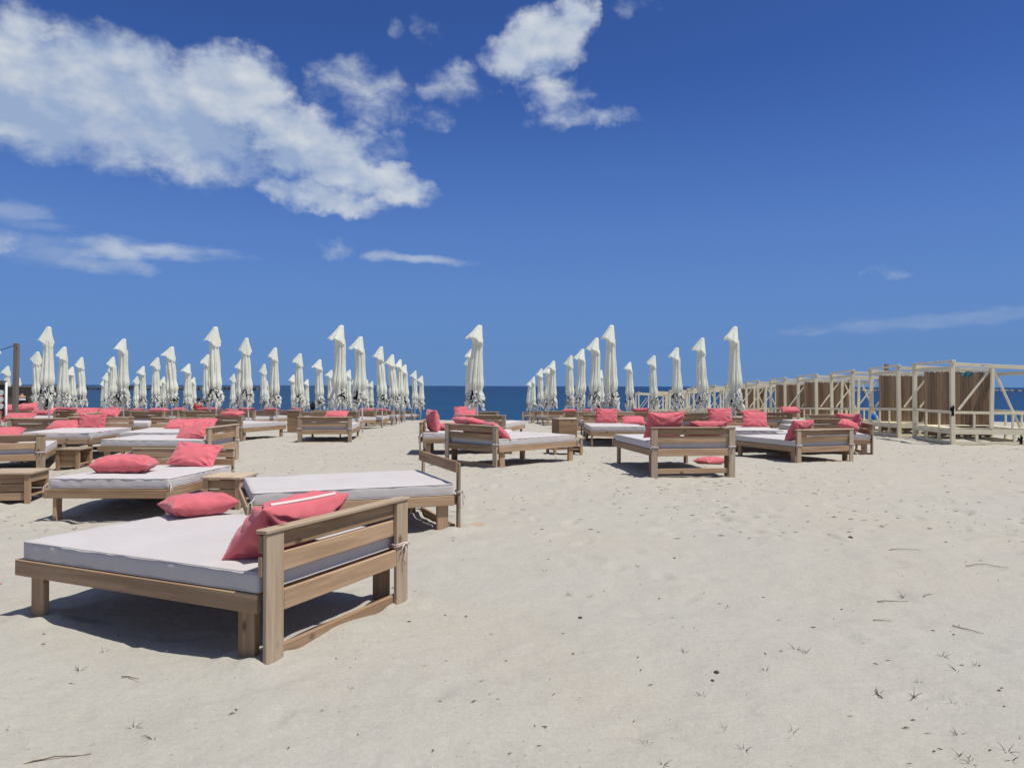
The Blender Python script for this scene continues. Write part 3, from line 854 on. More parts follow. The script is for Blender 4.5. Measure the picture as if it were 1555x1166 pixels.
stand(303, 645.5, 18.6, 'coral pillow lying between its twin and the slanting backrest', 0, 55, 4, (1.15, 1.0, 1.0), 0)
stand(293, 657, 15.6, 'coral pillow with a grey seam tipped against the slanting backrest', -20, 50, 18, (1.0, 1.0, .9), 1)
stand(707, 631, 22.6, 'coral pillow on the daybed below the lone middle parasol', 0, 50, 3, (.95, .9, .9), 2)
stand(706, 625, 27.7, 'shaded coral pillow piled behind the back of the farthest middle daybed', 0, 40, 4, (1.2, 1, 1), 3)
stand(511, 630, 22.6, 'coral pillow on top of the back of the daybed alone on open sand', 0, 65, 0, (1.0, .9, .9), 4)
stand(132, 626.5, 24.0, 'long coral pillow on a backrest left of the big printed parasol', 0, 48, 0, (1.05, .8, .9), 5)
stand(165, 627.6, 24.0, 'long coral pillow right beside the big printed parasol at the left', 0, 52, 0, (1.05, .8, .9), 0)
stand(43, 618, 27.0, 'heaped coral pillow below the standing person at the left', 0, 55, 8, (1.0, .8, .9), 1)
stand(18, 620, 26.0, 'coral pillow left of the thick timber post', 0, 55, 0, (.8, .8, .9), 2)
stand(66, 624.5, 25.4, 'coral pillow under the hem of the big parasol at the left', 0, 55, 0, (1.1, .8, .9), 3)
pillow(Matrix.Translation((-4.15, 5.55, gz(-4.15, 5.55) + .10)) @ Matrix.Rotation(R(80), 4, 'Z'), 'coral pillow on the sand, just a sliver at the left edge', (1, 1, 1), 4)
# zip on the nearest pillow
def zip_strip():
    p = ZIPPED
    m = MB(); pts = []
    for i in range(24):
        u = -.72 + 1.5 * i / 23
        x = .34 * u; y = .232 - .012 * (1 - u * u)
        pts.append(Vector((x, y * 1.0, .016)))
    verts, faces = [], []
    for i, q in enumerate(pts):
        verts += [q + Vector((0, .004, -.006)), q + Vector((0, .004, .006)), q + Vector((0, -.006, .006)), q + Vector((0, -.006, -.006))]
    for i in range(len(pts) - 1):
        for k in range(4):
            faces.append([4 * i + k, 4 * i + (k + 1) % 4, 4 * i + 4 + (k + 1) % 4, 4 * i + 4 + k])
    m.add(verts, faces, None, True)
    o = m.build('zip', ZIP, p)
zip_strip()

# ------------------------------------------------------------------ side tables and cabinets
def side_table(x, y, rz, label, w=.52, d=.52, h=.44, z=None):
    root = empty('side_table', (x, y, gz(x, y) - .02 if z is None else z), rz)
    tag(root, label, 'side table', 'slatted side tables')
    def board(name, lo, hi, mat=WOOD):
        m = MB(); m.box(lo, hi); return m.build(name, mat, root)
    board('table_top', (-w / 2 - .02, -d / 2 - .02, h - .03), (w / 2 + .02, d / 2 + .02, h), WOODG)
    for sx in (-1, 1):
        for sy in (-1, 1):
            a, b = sorted((sx * (w / 2 - .07), sx * w / 2)); c, e = sorted((sy * (d / 2 - .04), sy * d / 2))
            board('leg', (a, c, -.12), (b, e, h - .031))
    for sy in (-1, 1):
        c, e = sorted((sy * (d / 2 - .065), sy * (d / 2 - .041)))
        for k in range(3):
            board('side_slat', (-w / 2 + .002, c, .055 + k * .118), (w / 2 - .002, e, .163 + k * .118))
    board('apron', (w / 2 - .03, -d / 2 + .07, h - .14), (w / 2 - .004, d / 2 - .07, h - .032))
    board('shelf', (-w / 2 + .02, -d / 2 + .07, .10), (w / 2 - .02, d / 2 - .07, .122))
    return root
side_table(-6.92, 10.75, R(8), 'slatted wooden side table at the left edge in front of a daybed', .62, .58, .44)
side_table(-3.78, 10.35, R(-4), 'slatted wooden side table on the right of the daybed with two coral pillows', .50, .55, .45)
side_table(-8.72, 15.35, R(182), 'small open side table between daybeds, dark inside, behind the plump pillow', .45, .5, .42)

def cabinet(x, y, rz, label, h=.85, w=.42, d=.42, base=False):
    root = empty('beach_cabinet', (x, y, gz(x, y) - .02), rz)
    tag(root, label, 'cabinet')
    def board(name, lo, hi, mat=WOODD):
        m = MB(); m.box(lo, hi); return m.build(name, mat, root)
    b = .42 if base else .02
    t = .025
    for k in range(3):
        z0 = b + t + (h - b - 2 * t) * k / 3
        board('front_board', (-w / 2, -d / 2, z0 + .002), (w / 2, -d / 2 + .02, z0 + (h - b - 2 * t) / 3 - .002))
    board('back_board', (-w / 2, d / 2 - .02, b + t + .001), (w / 2, d / 2, h - t - .001))
    board('side_board', (-w / 2 + .001, -d / 2 + .021, b + t + .001), (-w / 2 + .021, d / 2 - .021, h - t - .001))
    for a, e in ((-d / 2 + .021, -d / 2 + .09), (d / 2 - .09, d / 2 - .021)):
        board('side_stile', (w / 2 - .022, a, b + t + .001), (w / 2 - .001, e, h - t - .001))
    board('side_stile', (w / 2 - .021, -d / 2 + .091, b + t + .001), (w / 2 - .002, d / 2 - .091, b + t + .10))
    board('bottom', (-w / 2, -d / 2, b), (w / 2, d / 2, b + t))
    board('cabinet_top', (-w / 2 - .01, -d / 2 - .01, h - t), (w / 2 + .01, d / 2 + .01, h), WOODG)
    if base:
        W2 = .36
        board('base_top', (-W2, -d / 2 - .04, b - .03), (W2 + .06, d / 2 + .04, b - .002), WOODG)
        for sx in (-1, 1):
            for sy in (-1, 1):
                a, c = sorted((sx * (W2 - .06), sx * W2)); e, f = sorted((sy * (d / 2 - .03), sy * (d / 2 + .03)))
                board('leg', (a, e, -.12), (c, f, b - .031), WOOD)
        board('shelf', (-W2 + .01, -d / 2, .14), (W2 - .01, d / 2, .16), WOOD)
        board('apron', (W2 - .03, -d / 2 + .035, .05), (W2 - .005, d / 2 - .035, .20), WOOD)
    return root
cabinet(1.22, 17.9, R(20), 'wooden cabinet with an open side, on a leggy base behind the middle daybed', .86, .46, .42, True)
cabinet(-7.75, 27.6, R(-3), 'plain brown closed cabinet standing behind the daybed alone on open sand', .80, .46, .42)

# ------------------------------------------------------------------ parasols
UMB = [(13,556),(30,574),(58,534.3),(75,496),(99.5,527),(112,557),(125,542.7),(67,570),(188,514.8),(174,542),(171,552),(163,566),(158,580),(217,556),(207,571.6),(236,543),(247,579.5),(261.7,526.5),(251,572),(285,552.7),(294,573),(329,496),(316,538.5),(353.7,568),(378,513.4),(364.5,546),(403,553),(407,580),(420.6,528),(447,569),(457,537),(466.5,576),(486.6,546),(517,494),(503,562),(530,561.6),(551,511),(540,575),(564,581),(557,577),(581,526.5),(599,538.5),(607,546),(615,554),(630,563),(639,571),(724,494),(715,529),(714,540),(804,578),(811,572),(820.5,560),(832,555),(841,548),(867,540),(882,530),(905,513),(933,494),(915,562),(957.7,550),(994.5,540),(1030,528),(1070,513),(1117,496)]
UH = 3.45
def umb_pos(px, py):
    hy = 586.1 + (px - 777.5) * .00314
    best = None
    for i in range(1100):
        Y = 14 + i * .05
        e = abs((UH + float(base_ground(-30.0 if px < 0 else (px - 777.5) * Y / F, Y)) - EYE) * F / Y - (hy - py))
        if best is None or e < best[0]: best = (e, Y)
    Y = best[1]
    return (px - 777.5) * Y / F, Y

def canopy_meshes(seed, long_tip=False):
    r = random.Random(seed)
    # --- furled body, pleated, tied near the foot
    NT_, NZ = 128, 60
    top, tie, hem = UH - .42, 1.52 + r.uniform(-.08, .08), 1.0 + r.uniform(-.06, .06)
    amp = [r.uniform(.5, 1.0) for _ in range(8)]
    ph0 = r.uniform(0, 6.28); tw = r.uniform(-.7, .7)
    lean = r.uniform(-.02, .03)
    tipdir = r.uniform(2.4, 4.2)
    verts, uvs_v = [], []
    for i in range(NZ + 1):
        t = i / NZ
        for k in range(NT_):
            th = 2 * math.pi * k / NT_
            if t < .72:
                s = t / .72; z = top + (tie - top) * s
                Rz = .140 + .068 * s ** .8 - .02 * math.exp(-((s - 1) / .05) ** 2) + .02 * math.sin(s * 9 + ph0) * .5
                bulge = .035 * math.exp(-((s - .86) / .12) ** 2)
                Rz += bulge
                d = .30 + .12 * s
            else:
                s = (t - .72) / .28
                drop = .12 * math.sin(th * 3 + ph0) + .09 * math.sin(th * 5 - ph0 * 2) + (.30 * max(0, math.cos(th - tipdir)) ** 6 * (1.3 if long_tip else .6))
                z = tie + (hem - drop - tie) * s
                Rz = .178 + .05 * math.sin(min(1, s * 1.4) * math.pi / 2) + .018 * math.sin(th * 4 + ph0 * 3 + s * 5)
                d = .34 + .1 * s
            pl = (th * 8 / (2 * math.pi) + tw * t + ph0) % 8
            pi_ = int(pl) % 8; fr = pl - int(pl)
            a = amp[pi_] * (1 - fr) + amp[(pi_ + 1) % 8] * fr
            w = abs(math.sin(math.pi * fr + .5 * math.sin(3 * t + pi_))) ** .7
            fold = 1 - d * a * (1 - w)
            fold += .06 * math.sin(th * 19 + ph0 * 5 + 4 * t) * (.5 + .5 * math.sin(th * 2 + t * 7))
            if t >= .72: fold += (.13 * math.sin(th * 13 + ph0 * 3 + 9 * s) + .08 * math.sin(th * 23 - s * 14)) * min(1, s * 3)
            rr = Rz * fold
            cx = lean * (top - z) + .02 * math.sin(t * 4 + ph0)
            # fabric hangs a little to the lee side
            verts.append((rr * math.cos(th) * 1.02 + cx - .050 * (1 - .6 * t), rr * math.sin(th) + .015 * math.sin(t * 5), z))
    faces, uvs = [], []
    for i in range(NZ):
        for k in range(NT_):
            k2 = (k + 1) % NT_
            f = [i * NT_ + k, (i + 1) * NT_ + k, (i + 1) * NT_ + k2, i * NT_ + k2]
            faces.append(f)
            u0, u1 = k / NT_ * 2.4, (k + 1) / NT_ * 2.4
            v0 = (1 - i / NZ) / .28 * .56; v1 = (1 - (i + 1) / NZ) / .28 * .56
            uvs.append([(u0, v0), (u0, v1), (u1, v1), (u1, v0)])
    cut = int(.70 * NZ) * NT_
    m = MB(); m.add(verts, faces[:cut], uvs[:cut], True)
    body = m.mesh('canopy')
    m = MB(); m.add(verts, faces[cut:], uvs[cut:], True)
    hemm = m.mesh('printed_hem')
    for me_ in (body, hemm):
        bm = bmesh.new(); bm.from_mesh(me_)
        bmesh.ops.delete(bm, geom=[v for v in bm.verts if not v.link_faces], context='VERTS')
        bm.to_mesh(me_); bm.free()
    # --- loose hood at the top, blown to one side
    m = MB(); verts, faces = [], []
    NT2, NR = 96, 22
    cph = [r.uniform(0, 6.28) for _ in range(4)]
    wind = math.pi + r.uniform(-.5, .5)
    reach = r.uniform(.23, .31)
    lift = r.uniform(-.02, .07)
    for i in range(NR + 1):
        t = i / NR
        for k in range(NT2):
            th = 2 * math.pi * k / NT2
            c = (1 + math.cos(th - wind)) / 2
            q = .25 + .75 * c
            hemr = .112 + reach * c ** 1.6 + (.022 * math.sin(th * 3 + cph[0]) + .016 * math.sin(th * 7 + cph[1])) * q
            hemz = .64 - (.24 + lift) * c + (.030 * math.sin(th * 4 + cph[2]) + .018 * math.sin(th * 9 + cph[3])) * q
            r0 = .074
            rr = r0 + (hemr - r0) * (t ** 1.05) 
            rr *= 1 + q * t * (.11 * math.sin(th * 6 + cph[1] + t) + .06 * math.sin(th * 11 + cph[2]))
            zz = UH - .015 - hemz * t
            if t > .93: rr *= 1 - .03 * (t - .93) / .07
            verts.append((rr * math.cos(th), rr * math.sin(th), zz))
    for i in range(NR):
        for k in range(NT2):
            k2 = (k + 1) % NT2
            faces.append([i * NT2 + k, (i + 1) * NT2 + k, (i + 1) * NT2 + k2, i * NT2 + k2])
    c0 = len(verts); verts.append((0, 0, UH + .012))
    for k in range(NT2): faces.append([c0, k, (k + 1) % NT2])
    m.add(verts, faces, None, True)
    hood = m.mesh('hood')
    return body, hemm, hood
CAN = [canopy_meshes(10 + s, s == 9) for s in range(10)]
for b, q, h in CAN:
    h.materials.append(CANV); b.materials.append(CANV); q.materials.append(CANVP)
redb = CAN[1][1].copy(); redb.materials.clear(); redb.materials.append(CANVR)
def pole_mesh():
    m = MB()
    m.tube([(0, 0, -.35), (0, 0, 1.0), (0, 0, UH - .02)], .026, 12)
    return m.mesh('pole')
PM = pole_mesh(); PM.materials.append(POLEW)
def finial_mesh():
    m = MB(); m.tube([(0, 0, UH - .02), (0, 0, UH + .03), (0, 0, UH + .05)], [.03, .028, .012], 12)
    return m.mesh('finial')
ROWS = [(23.2, 'front row'), (28.6, 'second row'), (33.6, 'third row'), (37.3, 'fourth row'), (41.3, 'fifth row'), (46.0, 'sixth row'), (52.0, 'seventh row'), (60.5, 'eighth row'), (999, 'last row')]
UP = []
for (px, py) in UMB:
    x, y = umb_pos(px, py)
    UP.append((px, py, x, y))
rows = {}
for u in UP:
    k = [i for i, (lim, nm) in enumerate(ROWS) if u[3] < lim][0]
    rows.setdefault(k, []).append(u)
UMB_INFO = []
UM_SPECIAL = {75: 'big cream parasol with a long printed tip hanging, leftmost of the front row', 329: 'big cream parasol, second from the left in the front row',
              517: 'big cream parasol with a large black print, behind the daybed alone on open sand', 724: 'lone big cream parasol in the middle against open sea',
              933: 'big cream parasol at the right standing at the end of the slanting file', 1117: 'rightmost big cream parasol in front of the white cabanas',
              551: 'cream parasol with a red mark on its hem, right of the large black print', 905: 'cream parasol with a small red mark, left beside the big one at the right'}
n = 0
for k in sorted(rows):
    rw = sorted(rows[k])
    for i, (px, py, x, y) in enumerate(rw):
        lab = UM_SPECIAL.get(px, 'closed cream parasol, %s from the left in the %s' % (ordn(i + 1), ROWS[k][1]))
        z = gz(x, y)
        root = empty('parasol', (x, y, float(base_ground(x, y))), 0)
        rr = random.Random(px * 13 + int(py))
        root.rotation_euler = (R(rr.uniform(-1.4, 1.4)), R(rr.uniform(-1.8, 1.5)), R(rr.uniform(-16, 16)))
        root.scale = (rr.uniform(.92, 1.1), rr.uniform(.92, 1.1), 1)
        tag(root, lab, 'parasol', 'closed cream parasols on the beach')
        vi = 9 if px == 75 else rr.randrange(9)
        if px in (551, 905): vi = 1; root.rotation_euler[2] = 0
        b, q, h = CAN[vi]
        if px in (551, 905): q = redb
        for nm, me in (('pole', PM), ('canopy', b), ('printed_hem', q), ('hood', h)):
            o = link(nm, me, root)
        UMB_INFO.append((k, i, px, x, y, lab))

# ------------------------------------------------------------------ daybeds in the rows behind
taken = [(b.location.x, b.location.y) for b in BEDS]
rb = random.Random(21)
def free(x, y):
    return all(abs(x - a) > 1.75 or abs(y - c) > 2.45 for a, c in taken)
cnt = 0
for (k, i, px, x, y, lab) in UMB_INFO:
    if px in (714, 715, 724): continue
    if px < 480: offs = [(-1.05, -.3), (-2.85, -.2)] if k < 6 else [(-1.05, -.3)]
    elif px < 700: offs = [(-1.05, -.35)] + ([(-2.8, -.5)] if k < 5 else [])
    else: offs = [(.15, -1.6)] + ([(1.95, -1.5)] if k < 6 else [])
    for j, (ox, oy) in enumerate(offs):
        bx, by = x + ox, y + oy + rb.uniform(-.15, .15)
        if by > 66 or not free(bx, by) : continue
        if abs(bx / by) > .70: continue
        taken.append((bx, by))
        rot = (1.36 if px < 700 else 1.62) + rb.uniform(-.12, .12)
        side = ('left of' if ox < 0 else 'in front of') if j == 0 else ('farther left of' if ox < 0 else 'right of')
        where = 'parasol %s from the left, %s' % (ordn(i + 1), ROWS[k][1])
        bo = bed(bx, by, rot, 'daybed %s %s' % (side, where), seed=cnt, z_off=-.03)
        cnt += 1
        if k <= 6:
            npil = rb.choice([1, 2, 2, 1, 0]) if k < 5 else rb.choice([0, 1, 1])
            for q in range(npil):
                yy = (-.34 if q == 0 else .36) + rb.uniform(-.08, .08)
                pl = '%s coral pillow on the daybed %s %s' % ('left' if yy > 0 else 'right', side, where)
                if rb.random() < .55: lean_pillow(bo, yy, pl, lean=rb.uniform(35, 60), yaw=rb.uniform(-8, 8), roll=rb.uniform(-5, 5), dz=rb.uniform(.02, .08), scale=(1, .85, .9))
                else: flat_pillow(bo, -.98, yy, pl, yaw=90 + rb.uniform(-6, 6), tilt=rb.uniform(-12, 12), dz=.21, scale=(1, .75, .8))

# ------------------------------------------------------------------ cabanas
def cabana_parts(w=2.55, d=2.25, h=2.3, mat=True, seed=0):
    """local +Y runs along the row away from the viewer, +X to the back"""
    r = random.Random(seed)
    parts = []
    def bar(name, a, b, w_=.09, t_=.09, up=(0, 0, 1), m_=None):
        m = MB(); m.bar(a, b, w_, t_, up); parts.append((name, m, m_ or PAINT))
    hr = h - .12
    for (x, y, hh) in ((0, 0, h - .1), (0, w, h - .1), (d, 0, hr - .1), (d, w, hr - .1)):
        bar('post', (x, y, -.25), (x + r.uniform(-.03, .03), y, hh), .11, .11, (0, 1, 0))
    for y in (0.0, w):
        bar('mid_post', (d * .45, y, .46), (d * .47, y, hr - .06), .09, .07, (0, 1, 0))
        bar('brace', (d * .50, y + .045, hr - .12), (d * .80, y + .045, .48), .04, .08, (0, 1, 0))
        bar('brace', (d * .42, y + .045, hr - .16), (d * .08, y + .045, .98), .04, .08, (0, 1, 0))
        bar('top_beam', (-.08, y, h - .05), (d + .08, y, hr - .05), .07, .10)
        bar('hand_rail', (.06, y, .90), (d - .06, y, .88), .06, .07)
        bar('bench_fascia', (.06, y - .02, .36), (d - .06, y - .02, .36), .035, .13, (0, 0, 1))
        bar('ground_bar', (.06, y, .05), (d - .06, y, .05), .07, .09)
        for q in (.28, .72): bar('bench_leg', (d * q, y, .095), (d * q, y, .29), .07, .07, (0, 1, 0))
        for q in (.25, .70): bar('baluster', (d * q, y, .46), (d * q + .01, y, .865), .05, .05, (0, 1, 0))
    for x, zz in ((0, h), (d, hr)):
        bar('cross_beam', (x, -.08, zz + .03), (x, w + .08, zz + .03), .10, .06)
        bar('cross_beam', (x, .06, zz - .16), (x, w - .06, zz - .16), .05, .10)
        bar('hand_rail', (x, .06, .905), (x, w - .06, .905), .06, .07)
        bar('ground_bar', (x, .06, .05), (x, w - .06, .05), .07, .09)
        bar('bench_fascia', (x - .02 if x == 0 else x + .02, .06, .36), (x - .02 if x == 0 else x + .02, w - .06, .36), .035, .13)
        for q in (.33, .67): bar('baluster', (x, w * q, .46), (x, w * q, .865), .05, .05, (0, 1, 0))
        for q in (.33, .67): bar('bench_leg', (x, w * q, .095), (x, w * q, .29), .07, .07, (0, 1, 0))
    m = MB()
    for (lo, hi) in (((.0, .03, .43), (.42, w - .03, .458)), ((d - .42, .03, .431), (d, w - .03, .459)), ((.43, .03, .43), (d - .43, .40, .4575)), ((.43, w - .40, .43), (d - .43, w - .03, .4575))):
        m.box(lo, hi)
    parts.append(('bench_seat', m, PAINT))
    if mat:
        m = MB(); n = 46; x0, x1 = .22, d - .06
        verts, faces = [], []
        for i in range(n + 1):
            x = x0 + (x1 - x0) * i / n
            zt = hr - .10 + r.uniform(-.03, .03); zb = .10 + r.uniform(-.05, .05)
            yy = w - .16 + .02 * math.sin(i * .55) + r.uniform(-.006, .006)
            verts += [(x, yy - .014, zb), (x, yy - .014, zt), (x, yy + .014, zt), (x, yy + .014, zb)]
        for i in range(n):
            for q in range(4):
                faces.append([4 * i + q, 4 * i + (q + 1) % 4, 4 * i + 4 + (q + 1) % 4, 4 * i + 4 + q])
        faces += [[0, 3, 2, 1], [4 * n, 4 * n + 1, 4 * n + 2, 4 * n + 3]]
        m.add(verts, faces); parts.append(('reed_mat', m, REED))
    return parts
CAB = {}
def cabana(x, y, rz, label, mat, s=1.0):
    if mat not in CAB:
        CAB[mat] = []
        for (nm, m, mt) in cabana_parts(mat=mat, seed=3 if mat else 4):
            me = m.mesh(nm); me.materials.append(mt); CAB[mat].append((nm, me))
    root = empty('cabana', (x, y, float(base_ground(x, y))), rz)
    g1 = float(base_ground(x, y + 2.5))
    root.rotation_euler = (math.atan2(g1 - root.location.z, 2.5), 0, rz)
    root.scale = (s, s, s)
    tag(root, label, 'cabana', 'row of cream painted cabana frames')
    for nm, me in CAB[mat]: link(nm, me, root)
    return root
CABS = [(12.30, 21.5, True), (12.62, 25.1, True), (12.72, 28.7, False), (12.78, 32.3, True), (12.78, 36.0, True), (12.7, 39.7, False), (12.6, 43.4, True), (12.4, 47.1, False), (12.0, 50.8, False), (11.5, 54.5, False), (10.9, 58.2, False), (10.2, 61.9, False)]
for i, (x, y, mt) in enumerate(CABS):
    if i == 0: lab = 'nearest cream wooden cabana frame at the right edge, with a big brown reed mat'
    else: lab = '%s cream cabana frame from the right edge, %s' % (ordn(i + 1), 'with a brown reed mat' if mt else 'open on every side')
    cabana(x, y, R(-6 if i < 3 else -4), lab, mt)

# small things by the cabanas
def jug():
    x, y = 13.0, 27.3
    p = at(1327, 637.5, 26.6)
    root = empty('water_jug', p)
    tag(root, 'small blue plastic jug with a white cap standing at the second cabana', 'jug')
    m = MB(); m.tube([(0, 0, 0), (0, 0, .02), (0, 0, .15), (0, 0, .20), (0, 0, .23)], [.075, .085, .085, .06, .03], 16); m.build('body', BLUE, root)
    m = MB(); m.tube([(0, 0, .231), (0, 0, .275)], [.032, .03], 12); m.build('cap', WHITEP, root)
jug()
def rag(px, py, Y, label, mat, w, h, name='rag'):
    p = at(px, py, Y); m = MB(); verts, faces = [], []
    nx, nz = 12, 8
    for s in (-1, 1):
        for j in range(nz + 1):
            for i in range(nx + 1):
                u = i / nx - .5; v = j / nz
                verts.append((u * w * (1 - .3 * v), s * .004 + .04 * math.sin(u * 14 + v * 3) * (.3 + v), -h * v * (.6 + .8 * math.sin((u + .5) * 2.4) * .7) + .03 * math.sin(u * 9)))
    o = (nx + 1) * (nz + 1)
    for j in range(nz):
        for i in range(nx):
            a = j * (nx + 1) + i
            f = [a, a + 1, a + nx + 2, a + nx + 1]; faces.append(f); faces.append([o + k for k in f[::-1]])
    m.add(verts, faces, None, True)
    ob = m.build(name, mat); ob.location = p
    tag(ob, label, 'rag')
rag(1466, 565, 22.6, 'faded teal rag hanging at the top of the nearest cabana', TEALC, .5, .12)
rag(1446.5, 617, 21.4, 'dark cloth tied round the front corner post of the nearest cabana', DARKC, .12, .24)
rag(1550, 664, 20.2, 'dark cloth dangling from the bench of the nearest cabana', DARKC, .14, .16)

def timber_post(x, y, h, w, label, mat):
    m = MB(); m.box((-w / 2, -w / 2, -.3), (w / 2, w / 2, h))
    o = m.build('timber_post', mat); o.location = (x, y, float(base_ground(x, y)))
    tag(o, label, 'post'); return o
p = at(1346, 553, 31.5)
timber_post(p.x, 31.5, p.z - float(base_ground(p.x, 31.5)), .13, 'brown post top rising behind the cabana roofs', WOODD)
p = at(22.5, 521.5, 21.5)
lp = timber_post(p.x, 21.5, p.z - float(base_ground(p.x, 21.5)), .115, 'thick grey timber post at the left carrying a cable', POSTW)
lp.rotation_euler = (0, R(1.0), 0)
m = MB()
a = at(22.5, 524, 21.5); b = Vector((a.x - 3.2, a.y - .3, a.z - .0))
pts = []
for i in range(25):
    t = i / 24; q = a.lerp(b, t); q.z -= .55 * (4 * t * (1 - t)) * .62; pts.append(q)
m.tube(pts, .011, 6); cb = m.build('cable', WIRE)
tag(cb, 'thin dark cable sagging from the grey timber post out of the picture', 'cable')
for i in (3, 7):
    q = pts[i]; m = MB(); m.tube([(0, 0, 0), (0, 0, -.04), (0, 0, -.075), (0, 0, -.11), (0, 0, -.125)], [.018, .018, .04, .035, .012], 10)
    o = m.build('light_bulb', WHITEP); o.location = q
    tag(o, 'small pale bulb hanging on the cable, %s the timber post' % ('close to' if i == 3 else 'farther from'), 'bulb', 'bulbs on the cable')

def banner():
    p = at(0, 640, 23.0)
    root = empty('banner', (p.x - .15, 23.0, float(base_ground(p.x, 23.0))))
    tag(root, 'orange and black banner with white discs on a white pole at the left edge', 'banner')
    zt, zb = at(0, 578, 23.0).z - root.location.z, at(0, 632, 23.0).z - root.location.z
    m = MB(); m.box((-.75, -.02, zb), (.28, .02, zt - .12)); m.build('panel', BLACK, root)
    m = MB()
    verts, faces = [], []
    n = 30
    ring = [(-.16 + (.40 + .04 * math.sin(5 * a)) * math.cos(a), (zb + zt) / 2 - .10 + .44 * math.sin(a)) for a in [2 * math.pi * i / n for i in range(n)]]
    for s in (-.030, -.021):
        verts += [(x, s, z) for x, z in ring]
    faces.append(list(range(n))[::-1] if False else list(range(n)))
    for i in range(n): faces.append([i, (i + 1) % n, n + (i + 1) % n, n + i])
    m.add(verts, faces); m.build('orange_print', ORANGE, root)
    for k in range(3):
        m = MB(); zc = zt - .36 - k * .20
        c = [(.20 + .075 * math.cos(a), zc + .085 * math.sin(a)) for a in [2 * math.pi * i / 16 for i in range(16)]]
        verts = [(x, -.032, z) for x, z in c] + [(x, -.021, z) for x, z in c]
        faces = [list(range(16))] + [[i, (i + 1) % 16, 16 + (i + 1) % 16, 16 + i] for i in range(16)]
        m.add(verts, faces); m.build('white_disc', WHITEP, root)
    m = MB(); m.box((-.8, -.05, zt - .12), (.32, .05, zt)); m.build('top_bar', HUTW, root)
    m = MB(); m.tube([(.34, 0, -.3), (.34, 0, zt - .05)], .03, 10); m.build('pole', POLEW, root)
banner()

def hut():
    Y = 46.0
    a, b = at(10, 588, Y), at(61, 588, Y)
    g = float(base_ground(a.x, Y))
    root = empty('hut', (a.x, Y, g)); tag(root, 'low dark brown boarded hut behind the person at the left', 'hut')
    w = b.x - a.x; h = a.z - g
    m = MB(); n = 9
    for i in range(n):
        z0 = -.3 + (h + .3) * i / n
        m.box((0, 0, z0 + .006), (w, .04, z0 + (h + .3) / n))
    m.build('front_wall', HUTW, root)
    m = MB(); m.box((.0, .045, -.3), (.05, 2.4, h)); m.box((w - .05, .045, -.3), (w, 2.4, h)); m.box((.055, 2.36, -.3), (w - .055, 2.4, h)); m.build('side_wall', HUTW, root)
    m = MB(); m.box((-.08, -.1, h + .004), (w + .08, 2.5, h + .07)); m.build('roof', POSTW, root)
    m = MB(); m.tube([(w * .68, 1.2, h + .072), (w * .68, 1.2, h + .32)], [.11, .10], 10); m.build('vent', BLACK, root)
hut()

# ------------------------------------------------------------------ people (small, far)
def skin_body(name, joints, edges, parent, mat, sub=2):
    me = bpy.data.meshes.new(name)
    me.from_pydata([j[0] for j in joints], edges, [])
    o = link(name, me, parent); me.materials.append(mat)
    md = o.modifiers.new('skin', 'SKIN')
    md.use_smooth_shade = True
    sv = me.skin_vertices
    if not sv:
        bm = bmesh.new(); bm.from_mesh(me); bm.verts.layers.skin.verify(); bm.to_mesh(me); bm.free(); sv = me.skin_vertices
    for i, j in enumerate(joints):
        rr = j[1]; sv[0].data[i].radius = rr if isinstance(rr, tuple) else (rr, rr)
        sv[0].data[i].use_root = (i == 0)
    s = o.modifiers.new('sub', 'SUBSURF'); s.levels = sub; s.render_levels = sub
    dg = bpy.context.evaluated_depsgraph_get()
    me2 = bpy.data.meshes.new_from_object(o.evaluated_get(dg))
    o.modifiers.clear(); o.data = me2
    for f in me2.polygons: f.use_smooth = True
    if not me2.materials: me2.materials.append(mat)
    return o
def ell(name, c, r, mat, parent, cut=None):
    bm = bmesh.new(); bmesh.ops.create_uvsphere(bm, u_segments=20, v_segments=14, radius=1)
    for v in list(bm.verts):
        v.co = Vector((v.co.x * r[0], v.co.y * r[1], v.co.z * r[2])) + Vector(c)
    if cut: bmesh.ops.delete(bm, geom=[v for v in bm.verts if not cut(v.co)], context='VERTS')
    for f in bm.faces: f.smooth = True
    me = bpy.data.meshes.new(name); bm.to_mesh(me); bm.free()
    return link(name, me, parent, mat)
